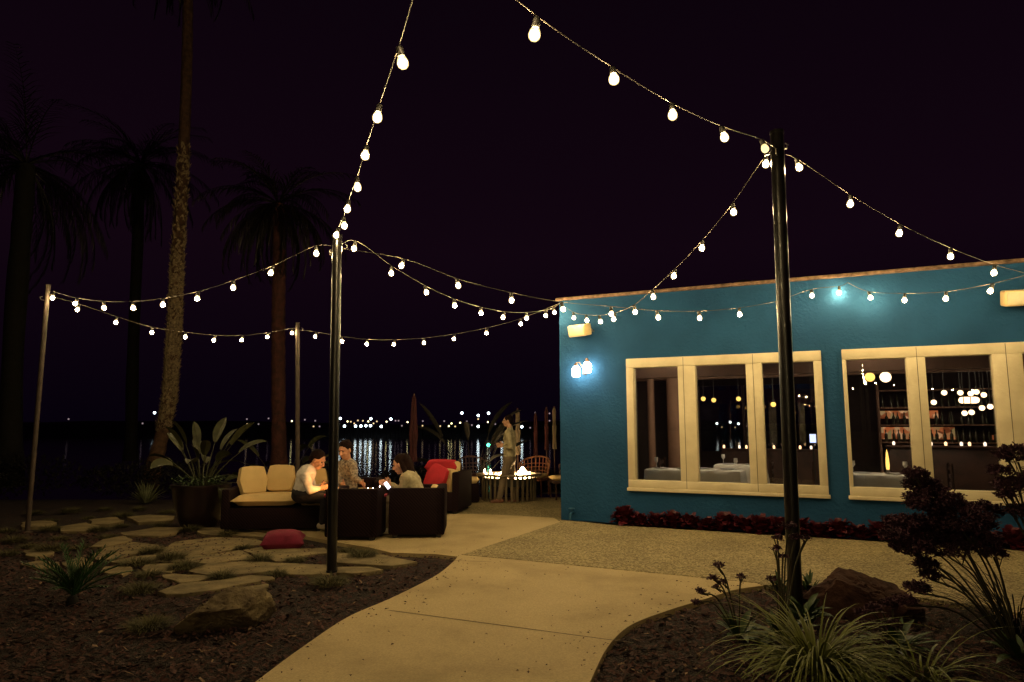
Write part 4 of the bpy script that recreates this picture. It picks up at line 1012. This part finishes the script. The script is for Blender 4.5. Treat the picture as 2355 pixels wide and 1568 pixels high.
t, q = sofa(c4, R(-90 - 10), 1.0, .76, .7, 'dark wicker armchair with red cushions, nearest to the fire table', [(-.0, -.03, .43, .72, .62, .16, 0, 'seat_cushion', 0)], name='wicker_armchair', grp=gs, arms=(True, False))
p4 = P(1030, 1116, c4.y - .2)
MB().cushion(p4 + vd(.02), (.5, .17, .52), rz=R(-60), rx=R(-6), puff=.22).build('back_cushion', 'cushion', t)
MB().cushion(P(1046, 1080, c4.y + .1), (.46, .15, .3), rz=R(-80), rx=R(-10), puff=.22).build('back_cushion', 'cushion', t)
o = MB().cushion(P(1003, 1098, c4.y - .3), (.4, .13, .42), rz=R(-25), rx=R(-18), ry=R(22), puff=.4).build('throw_cushion', 'red'); tag(o, 'bright red cushion leaning in the armchair nearest the fire table', 'cushion', 'red throw cushions')
o = MB().cushion(P(1016, 1072, c4.y), (.6, .2, .22), rz=R(-12), rx=R(12), puff=.4).build('blanket', 'red'); tag(o, 'folded red blanket over the armchair back nearest the fire table', 'blanket')
cr = G(650, 1262)
o = MB().cushion(cr + vd(.105), (.52, .4, .2), rz=R(14), rx=R(6), puff=1.0).build('throw_cushion', 'pink'); tag(o, 'crimson cushion dropped on the flagstones in front of the sofa', 'cushion', 'red throw cushions')
# low table
ct = Vector((P(825, 1118, 9.75).x, 9.75, .045))
t = thing('coffee_table', ct, 'low table covered in deep rose between the lounge seats', 'table')
M['rose'] = mat('rose_cloth', (.35, .035, .06), .6, var=.2)
MB().box(ct + vd(.545), (.84, .62, .04), rz=R(4), bev=.012).build('table_top', 'rose', t)
for x in (-.36, .36):
    for y in (-.24, .24): MB().box(ct + Vector((x, y, .262)), (.06, .06, .52), rz=R(4), bev=.008).build('leg', 'wood_dark', t)
zt_ = .045 + .566
def tealight(px, y, lab, m='tealight', r=.022, h=.05, name='tea_light'):
    c = Vector((P(px, 1115, y).x, y, zt_)); t = thing(name, c, lab, 'candle', 'candles on the rose coffee table')
    MB().lathe(c, [(0, 0), (r, 0), (r * 1.1, h), (r * .95, h), (r * .9, .01), (0, .01)], 12).build('holder', 'glass', t)
    MB().lathe(c + vd(.012), [(0, 0), (r * .55, .004), (r * .75, h * .5), (r * .3, h * .95), (0, h * 1.25)], 10).build('flame', m, t)
tealight(770, 9.52, 'taller candle hidden mostly behind the black pole', 'candle', .03, .09, 'candle')
tealight(846, 9.6, 'left one of the two tea lights close together'); tealight(857, 9.62, 'right one of the two tea lights close together')
tealight(873, 9.8, 'brighter candle beside the hand of the woman in khaki', 'tealight', .02, .06)
# folded paper / phone the woman holds
c = P(890, 1116, 9.3)
o = MB().box(c, (.05, .01, .1), rz=R(30), ry=R(-38), bev=.003).build('phone', 'phone_screen'); tag(o, 'lit phone held by the woman in khaki', 'phone')

# ------------------------------------------------------------------ people
def capsule(mb, a, b, ra, rb, n=12):
    a, b = Vector(a), Vector(b); mb.tube([a, a.lerp(b, .33), a.lerp(b, .66), b], [ra, ra * .67 + rb * .33 + .004, ra * .33 + rb * .67 + .002, rb], n); mb.ball(a, ra, n, 8); mb.ball(b, rb, n, 8)
def fuse(mb, name, m, parent, voxel=.011, smooth=4, disp=0.):
    me = bpy.data.meshes.new(name); me.from_pydata(mb.v, [], mb.f); o = bpy.data.objects.new('tmp', me); col.objects.link(o)
    bm = bmesh.new(); bm.from_mesh(me); bmesh.ops.recalc_face_normals(bm, faces=bm.faces); bm.to_mesh(me); bm.free()
    r = o.modifiers.new('r', 'REMESH'); r.mode = 'VOXEL'; r.voxel_size = voxel
    s = o.modifiers.new('s', 'SMOOTH'); s.factor = .5; s.iterations = smooth
    dg = bpy.context.evaluated_depsgraph_get(); ev = o.evaluated_get(dg); me2 = bpy.data.meshes.new_from_object(ev)
    bpy.data.objects.remove(o); q = MB(); q.v = [v.co.copy() for v in me2.vertices]; q.f = [list(p.vertices) for p in me2.polygons]
    if disp:
        for v, n_ in zip(q.v, [v.normal.copy() for v in me2.vertices]): v += n_ * disp * (noise.noise(v * 14) + .5 * noise.noise(v * 30))
    return q.build(name, m, parent)
def hand(mb, w, d, side, curl=.6, s=1.0):
    # w wrist, d direction of the palm, side: which way the thumb leaves
    d = Vector(d).normalized(); side = (Vector(side) - d * Vector(side).dot(d)).normalized(); nrm = d.cross(side).normalized(); w = Vector(w)
    pc_ = w + d * .05 * s; rt = Matrix((side, d, nrm)).transposed().to_4x4()
    mb.ball(pc_, (.04 * s, .052 * s, .016 * s), 12, 8, rt)
    for k, (off, ln) in enumerate(((-.03, .062), (-.01, .08), (.011, .086), (.031, .074))):
        p = pc_ + d * .042 * s + side * off * s; e = d.copy(); r = .0088 * s
        for j in range(3):
            q = p + e * ln * s * (.42, .32, .26)[j]; capsule(mb, p, q, r, r * .92, 8); p = q; r *= .92
            e = (e * math.cos(curl * .8) + nrm * math.sin(curl * .8) * (1 if True else -1)).normalized()
    p = pc_ - d * .022 * s + side * .034 * s; q = p + (side * .75 + d * .6 + nrm * .25).normalized() * .042 * s; capsule(mb, p, q, .012 * s, .0098 * s, 8)
    capsule(mb, q, q + (d * .9 + side * .2 + nrm * .3).normalized() * .03 * s, .0098 * s, .0085 * s, 8)
def person(J, face, lab, shirt, trousers, shoe, hair_long=False, look_down=.2, hs=1.14):
    J = {k: Vector(v) for k, v in J.items()}
    base = J['root']; b = MB()
    hc = J['head']; f = Vector(face).normalized(); up = (Vector((0, 0, 1)) + f * look_down).normalized(); f = (f - up * f.dot(up)).normalized(); rt = f.cross(up)
    hm = Matrix((rt, f, up)).transposed().to_4x4(); hm = hm @ Matrix.Scale(hs, 4); H_ = lambda x, y, z: hc + hm @ Vector((x, y, z))
    # head
    b.ball(H_(0, -.012, .025), (.076, .094, .09), 16, 12, hm); b.ball(H_(0, .022, -.035), (.056, .064, .075), 14, 10, hm); b.ball(H_(0, .048, -.085), (.028, .026, .024), 10, 8, hm)
    capsule(b, H_(0, .082, .01), H_(0, .104, -.028), .008, .014, 8); b.ball(H_(-.012, .094, -.032), .009, 8, 6); b.ball(H_(.012, .094, -.032), .009, 8, 6)
    b.ball(H_(0, .082, -.055), (.023, .011, .006), 10, 6, hm); b.ball(H_(0, .08, -.064), (.02, .011, .007), 10, 6, hm)
    b.ball(H_(0, .076, .03), (.05, .014, .01), 10, 6, hm)
    for s_ in (-1, 1): b.ball(H_(s_ * .078, -.005, -.005), (.011, .02, .032), 8, 8, hm); b.ball(H_(s_ * .036, .06, -.03), (.024, .02, .02), 8, 8, hm)
    capsule(b, J['neck'], H_(0, -.02, -.05), .054, .05)
    # trunk
    mid = J['chest'].lerp(J['pelvis'], .5)
    sh = (J['shR'] - J['shL']).normalized()
    def torso(mb, g, k=1):
        capsule(mb, J['shL'] + sh * .05, J['shR'] - sh * .05, .062 + g, .062 + g)
        for p, r1 in ((J['chest'] + (J['neck'] - J['chest']) * .35, .125), (J['chest'], .13), (mid, .118), (J['pelvis'], .128)):
            for o_ in (-.062, 0, .062): mb.ball(p + sh * o_, (r1 + g) * .86, 14, 10)
        for a, c_ in ((J['chest'], mid), (mid, J['pelvis'])):
            for o_ in (-.055, .055): capsule(mb, a + sh * o_, c_ + sh * o_, .1 + g, .1 + g)
    torso(b, 0)
    for s_ in 'LR':
        capsule(b, J['sh' + s_], J['el' + s_], .048, .038); capsule(b, J['el' + s_], J['wr' + s_], .037, .024)
        hd = J.get('hd' + s_); hd = (hd if hd is not None else (J['wr' + s_] - J['el' + s_]))
        hand(b, J['wr' + s_], hd, Vector((0, 0, 1)) if abs(hd.normalized().z) < .8 else -sh if s_ == 'R' else sh, J['curl'].x if 'curl' in J else .5)
        capsule(b, J['hip' + s_], J['kn' + s_], .078, .056); capsule(b, J['kn' + s_], J['an' + s_], .054, .034); capsule(b, J['an' + s_] - vd(.02), J['to' + s_], .034, .028)
    root = fuse(b, 'person', 'skin', None, .0075, 3); ORG[root] = root.location.copy(); tag(root, lab, 'person')
    c = MB(); torso(c, .018)
    for s_ in 'LR': capsule(c, J['sh' + s_], J['el' + s_], .064, .052); capsule(c, J['el' + s_], J['el' + s_].lerp(J['wr' + s_], .86), .052, .038)
    capsule(c, J['chest'].lerp(J['neck'], .5), J['neck'] - (J['neck'] - J['chest']) * .02, .075, .064)
    fuse(c, 'shirt', shirt, root, .012, 3, .008)
    c = MB()
    for o_ in (-.06, 0, .06): c.ball(J['pelvis'] + sh * o_, .132, 14, 10)
    for s_ in 'LR': capsule(c, J['hip' + s_], J['kn' + s_], .096, .072); capsule(c, J['kn' + s_], J['an' + s_] + (J['kn' + s_] - J['an' + s_]) * .05, .07, .056); capsule(c, J['pelvis'], J['hip' + s_], .12, .1)
    fuse(c, 'trousers', trousers, root, .012, 3, .008)
    for s_ in 'LR':
        d = (J['to' + s_] - J['an' + s_]); d.z = 0; d = d.normalized(); a = J['an' + s_].copy(); c = MB(); zf = J['to' + s_].z
        capsule(c, Vector((a.x, a.y, zf + .02)) - d * .05, Vector((a.x, a.y, zf + .005)) + d * .15, .046, .034); capsule(c, a, Vector((a.x, a.y, zf + .03)), .044, .046)
        fuse(c, 'shoe', shoe, root, .01, 2)
    c = MB(); c.ball(H_(0, -.026, .042), (.086, .098, .092), 16, 12, hm)
    c.ball(H_(0, -.07, -.0), (.074, .05, .075), 12, 10, hm)
    if hair_long:
        c.ball(H_(0, -.085, .02), (.082, .06, .1), 12, 10, hm)
        for s_ in (-1, 1): capsule(c, H_(s_ * .068, -.03, .03), H_(s_ * .08, -.05, -.14), .034, .03)
        capsule(c, H_(0, -.08, .0), H_(0, -.1, -.24), .08, .05)
    fuse(c, 'hair', 'hair', root, .009, 2, .006)
    e = MB()
    for s_ in (-1, 1): e.ball(H_(s_ * .03, .076, .008), .0115, 8, 8)
    e.build('eyes', 'socket', root)
    mth = MB().ball(H_(0, .0905, -.0595), (.019, .004, .0025), 8, 6, hm); M.setdefault('lip', mat('lip', (.3, .07, .05), .5)); mth.build('mouth', 'lip', root)
    return root
# man in the white shirt, leaning forward on the sofa, facing right
Y = 9.95; p = lambda x, y, Y=9.95: P(x, y, Y)
person(dict(root=p(690, 1190), pelvis=p(692, 1136), chest=p(702, 1094), neck=p(716, 1076), head=p(731, 1058), shL=p(708, 1092, 10.17), shR=p(702, 1092, 9.78),
    elL=p(722, 1125, 10.2), elR=p(712, 1128, 9.7), wrL=p(738, 1116, 10.08), wrR=p(734, 1122, 9.82), hdL=Vector((.9, -.4, .1)), hdR=Vector((.9, .4, .1)), hipL=p(700, 1142, 10.05), hipR=p(699, 1142, 9.86), knL=p(752, 1142, 10.1), knR=p(748, 1145, 9.8),
    anL=p(752, 1196, 10.1), anR=p(742, 1204, 9.78), toL=p(764, 1207, 10.05), toR=p(758, 1214, 9.74), curl=Vector((.8, 0, 0))),
    (1, -.25, -.35), 'man in a white shirt and dark trousers leaning forward on the sofa, hands together', 'white_shirt', 'dark_cloth', 'shoe_white', look_down=.45)
# man in the print shirt, beyond the table
Y2 = 10.6; p = lambda x, y, Y=10.6: P(x, y, Y)
c5 = Vector((p(806, 1180).x, 10.95, .045))
sofa(c5, R(8), .8, .74, .66, 'dark wicker armchair beyond the table under the man in the print shirt', [(0, -.03, .43, .6, .6, .15, 0, 'seat_cushion', 0)], name='wicker_armchair', grp=gs)
person(dict(root=p(800, 1180), pelvis=p(800, 1128, 10.8), chest=p(800, 1082, 10.7), neck=p(798, 1056, 10.62), head=p(793, 1035, 10.52), shL=p(811, 1070, 10.5), shR=p(784, 1068, 10.85),
    elL=p(815, 1100, 10.35), elR=p(776, 1100, 10.65), wrL=p(832, 1110, 10.1), wrR=p(788, 1112, 10.3), hdL=Vector((.5, -.8, -.25)), hdR=Vector((.4, -.8, -.1)), hipL=p(808, 1134, 10.75), hipR=p(790, 1134, 10.8), knL=p(822, 1140, 10.25), knR=p(782, 1144, 10.3),
    anL=p(822, 1196, 10.3), anR=p(786, 1196, 10.35), toL=p(824, 1204, 10.15), toR=p(782, 1204, 10.2)),
    (-.5, -1, -.25), 'man in a patterned shirt seated beyond the low table, half behind the pole', 'print_shirt', 'dark_cloth', 'shoe_brown', look_down=.3)
# woman in khaki in the side-on armchair, facing left
Y3 = c3.y; p = lambda x, y, Y=Y3: P(x, y, Y)
person(dict(root=p(950, 1190), pelvis=p(962, 1150), chest=p(946, 1108), neck=p(932, 1088), head=p(921, 1068), shL=p(934, 1098, Y3 - .17), shR=p(946, 1098, Y3 + .18),
    elL=p(922, 1130, Y3 - .16), elR=p(920, 1128, Y3 + .22), wrL=p(900, 1112, Y3 + .02), wrR=p(896, 1112, Y3 + .2), hdL=Vector((-1, .2, .15)), hdR=Vector((-1, .1, .1)), hipL=p(955, 1156, Y3 - .08), hipR=p(955, 1156, Y3 + .1), knL=p(888, 1150, Y3 - .08), knR=p(886, 1148, Y3 + .14),
    anL=p(892, 1212, Y3 - .08), anR=p(880, 1208, Y3 + .12), toL=p(878, 1224, Y3 - .1), toR=p(866, 1220, Y3 + .1)),
    (-1, .1, -.35), 'woman in a khaki top with dark hair seated side on in the armchair', 'khaki_shirt', 'khaki_cloth', 'shoe_white', hair_long=True, look_down=.3)
# standing man
Yd = G(1165, 1157).y; p = lambda x, y, dy=0: P(x, y, Yd + dy)
person(dict(root=p(1165, 1157), pelvis=p(1171, 1056), chest=p(1172, 1008), neck=p(1172, 985), head=p(1167, 968), shL=p(1168, 996, -.2), shR=p(1174, 996, .2),
    elL=p(1175, 1028, -.24), elR=p(1178, 1028, .24), wrL=p(1156, 1026, -.1), wrR=p(1158, 1024, .12), hdL=Vector((-.8, .5, .1)), hdR=Vector((-.8, -.5, .1)), hipL=p(1168, 1064, -.09), hipR=p(1173, 1064, .09), knL=p(1157, 1105, -.1), knR=p(1177, 1106, .1),
    anL=p(1148, 1147, -.1), anR=p(1184, 1147, .1), toL=p(1134, 1154, -.12), toR=p(1170, 1154, .08)),
    (-1, .0, 0), 'man in khaki standing in profile in front of the fire table', 'khaki_shirt', 'khaki_cloth', 'shoe_brown', look_down=.0, hs=1.0)

# ------------------------------------------------------------------ fire table and what stands round it
cf = Vector((P(1170, 1150, 14.3).x, 14.5, .02))
t = thing('fire_table', cf, 'round slatted fire table glowing behind the standing man', 'fire table')
r0 = .62
for k in range(30):
    a = 2 * math.pi * k / 30; c = cf + Vector((math.cos(a) * r0 * .9, math.sin(a) * r0 * .9, .25))
    MB().box(c, (.02, .05, .5), rz=a, bev=.004).build('slat', 'fire_metal', t)
MB().lathe(cf + vd(.5), [(.56, 0), (.68, 0), (.69, .02), (.68, .045), (.56, .045), (.56, 0)], 40).build('table_top', 'fire_metal', t)
MB().lathe(cf + vd(.3), [(0, 0), (.53, 0), (.55, .16), (.54, .16), (.53, .1), (0, .1)], 30).build('burner', 'socket', t)
mb = MB()
for k in range(70):
    a = ru(0, 6.28); q_ = .5 * math.sqrt(rnd()); h = ru(.07, .13); c = cf + Vector((math.cos(a) * q_, math.sin(a) * q_, .44))
    mb.lathe(c, [(.0, 0), (.025, .02), (.022, h * .45), (.009, h * .8), (0, h)], 7)
c = cf + Vector((.28, -.1, .45)); mb.lathe(c, [(0, 0), (.1, .03), (.11, .1), (.05, .18), (0, .24)], 10)
mb.build('flame', 'flame', t)
for dx, lab in ((-.5, 'glowing glass candle at the left side of the fire table'), (-.38, 'second glowing glass candle from the left on the fire table')):
    c = cf + Vector((dx, -.2, .546)); t = thing('glass_candle', c, lab, 'candle', 'candles on the fire table')
    MB().lathe(c, [(0, 0), (.03, 0), (.035, .07), (.03, .07), (.027, .01), (0, .01)], 12).build('holder', 'glass', t); MB().lathe(c + vd(.012), [(0, 0), (.02, .01), (.018, .05), (0, .085)], 10).build('flame', 'flame', t)
def loungechair(c, rz, lab, m='bark', cush='cushion'):
    t = thing('rattan_chair', c, lab, 'chair', 'chairs round the fire table'); m4 = Matrix.Translation(c) @ Matrix.Rotation(rz, 4, 'Z')
    mb = MB()
    for k in range(13):
        a = R(180) * k / 12; p0 = m4 @ Vector((math.cos(a) * .32, math.sin(a) * .28, .4)); p1 = m4 @ Vector((math.cos(a) * .36, math.sin(a) * .34, .68 + .16 * math.sin(a))); mb.tube([p0, p1], .012, 6)
    mb.tube([m4 @ Vector((math.cos(R(180) * k / 12) * .36, math.sin(R(180) * k / 12) * .34, .68 + .16 * math.sin(R(180) * k / 12))) for k in range(13)], .02, 8)
    for zz in (.48, .56, .64): mb.tube([m4 @ Vector((math.cos(R(180) * k / 12) * .34, math.sin(R(180) * k / 12) * .31, zz + .05 * math.sin(R(180) * k / 12))) for k in range(13)], .01, 6)
    mb.build('backrest', m, t)
    MB().box(m4 @ Vector((0, 0, .36)), (.6, .55, .06), rz=rz, bev=.015).build('seat', m, t)
    MB().cushion(m4 @ Vector((0, -.02, .43)), (.54, .5, .1), rz=rz).build('seat_cushion', cush, t)
    for x in (-.26, .26):
        for y in (-.22, .22): MB().tube([m4 @ Vector((x, y, 0)), m4 @ Vector((x, y, .35))], .018, 8).build('leg', m, t)
loungechair(cf + Vector((.55, .95, 0)), R(-25), 'rounded rattan chair lit orange behind the fire table', 'bark')
loungechair(cf + Vector((1.15, .2, 0)), R(-80), 'dark chair half hidden by the building corner', 'wood_dark', 'cushion')
loungechair(cf + Vector((-.75, 1.0, 0)), R(30), 'dark chair with maroon cushion beyond the fire table', 'wood_dark', 'maroon')
# small side bench with cream cushion left of the fire table
c = Vector((P(1078, 1100, 14.).x, 14., .02)); t = thing('side_stool', c, 'small stool with a cream cushion left of the fire table', 'stool')
MB().box(c + vd(.2), (.42, .42, .36), bev=.02).build('base', 'wicker', t); MB().cushion(c + vd(.44), (.4, .4, .12)).build('seat_cushion', 'cushion', t)
# folded parasols
def parasol(x, ytop, Y, m, lab, h2=.7, r=.11):
    top = P(x, ytop, Y); b = Vector((top.x, top.y, 0)); t = thing('folded_parasol', b, lab, 'parasol', 'folded parasols behind the fire table')
    MB().tube([b, top], .02, 8).build('pole', 'wood_dark', t)
    MB().lathe(b, [(.25, 0), (.25, .04), (.05, .08), (.03, .3)], 20).build('base', 'socket', t)
    mb = MB(); n = 24; pr = [(.015, top.z - .03), (.04, top.z - .12), (r * .7, top.z - .5), (r, top.z - h2), (r * .75, top.z - h2 - .25), (r * 1.0, top.z - h2 - .55)]
    for rr, z in pr:
        for k in range(n): a = 2 * math.pi * k / n; q_ = rr * (1 + .22 * math.cos(a * 8)); mb.v.append(Vector((b.x + math.cos(a) * q_, b.y + math.sin(a) * q_, z)))
    for i in range(len(pr) - 1):
        for k in range(n): mb.f.append([i * n + k, (i + 1) * n + k, (i + 1) * n + (k + 1) % n, i * n + (k + 1) % n])
    mb.build('canopy', m, t)
parasol(952, 905, 14.8, 'maroon', 'folded maroon parasol behind the woman in khaki', r=.08, h2=.9)
parasol(1190, 938, 15.6, 'pale_canvas', 'folded pale parasol right behind the standing man', r=.055, h2=.5)
for x, yt, lab in ((1231, 948, 'leftmost'), (1256, 936, 'middle'), (1274, 934, 'rightmost')):
    parasol(x, yt, 16.2, 'pale_canvas' if x > 1260 else 'maroon', '%s of the three folded parasols beside the blue building' % lab, r=.045, h2=.45)
# dark hedge masses at the water's edge, left
def shrub(c, rx, rz_, n, lab):
    t = thing('shrub', c, lab, 'shrub', 'dark shrubs along the water'); mb = MB()
    for i in range(n):
        v = Vector((random.gauss(0, 1), random.gauss(0, 1), random.gauss(0, 1))).normalized() * rnd() ** .3; pnt = c + Vector((v.x * rx, v.y * rx * .6, rz_ * (.9 + v.z)))
        if pnt.z < c.z: continue
        mb.blade(pnt, ru(0, 6.28), ru(-.6, 1.2), ru(.08, .16), .06, .6, 2, .3)
    mb.build('foliage', 'shrub', t)
    MB().tube([c, c + vd(rz_ * 1.2)], [.06, .02], 6).build('stem', 'wood_dark', t)
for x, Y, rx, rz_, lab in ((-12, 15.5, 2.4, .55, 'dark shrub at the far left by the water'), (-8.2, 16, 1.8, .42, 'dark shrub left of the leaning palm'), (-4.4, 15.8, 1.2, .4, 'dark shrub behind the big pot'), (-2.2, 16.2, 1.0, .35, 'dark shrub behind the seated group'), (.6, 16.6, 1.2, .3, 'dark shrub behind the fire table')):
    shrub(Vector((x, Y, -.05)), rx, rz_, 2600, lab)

# ------------------------------------------------------------------ world, camera, settings
w = bpy.data.worlds.new('World'); scn.world = w; w.use_nodes = True; nt = w.node_tree; bg = nt.nodes['Background']
tc = nt.nodes.new('ShaderNodeTexCoord'); sx_ = nt.nodes.new('ShaderNodeSeparateXYZ'); cr = nt.nodes.new('ShaderNodeValToRGB'); e = cr.color_ramp.elements
nt.links.new(tc.outputs['Generated'], sx_.inputs[0]); nt.links.new(sx_.outputs['Z'], cr.inputs['Fac']); nt.links.new(cr.outputs['Color'], bg.inputs['Color'])
e[0].position = 0; e[0].color = (.0016, .0005, .003, 1); e[1].position = .75; e[1].color = (.0024, .0007, .0026, 1); k = e.new(.25); k.color = (.0055, .0016, .0048, 1)
bg.inputs['Strength'].default_value = 1.0
cam = bpy.data.cameras.new('camera'); co = bpy.data.objects.new('camera', cam); col.objects.link(co); cam.lens = 24; cam.sensor_width = 36; cam.clip_end = 3000; cam.clip_start = .05
co.location = (0, 0, CH); co.rotation_euler = (R(90) + PITCH, 0, 0); scn.camera = co
scn.view_settings.view_transform = 'Standard'; scn.view_settings.look = 'None'; scn.view_settings.exposure = 0; scn.view_settings.gamma = 1
scn.render.resolution_x = 1024; scn.render.resolution_y = 682
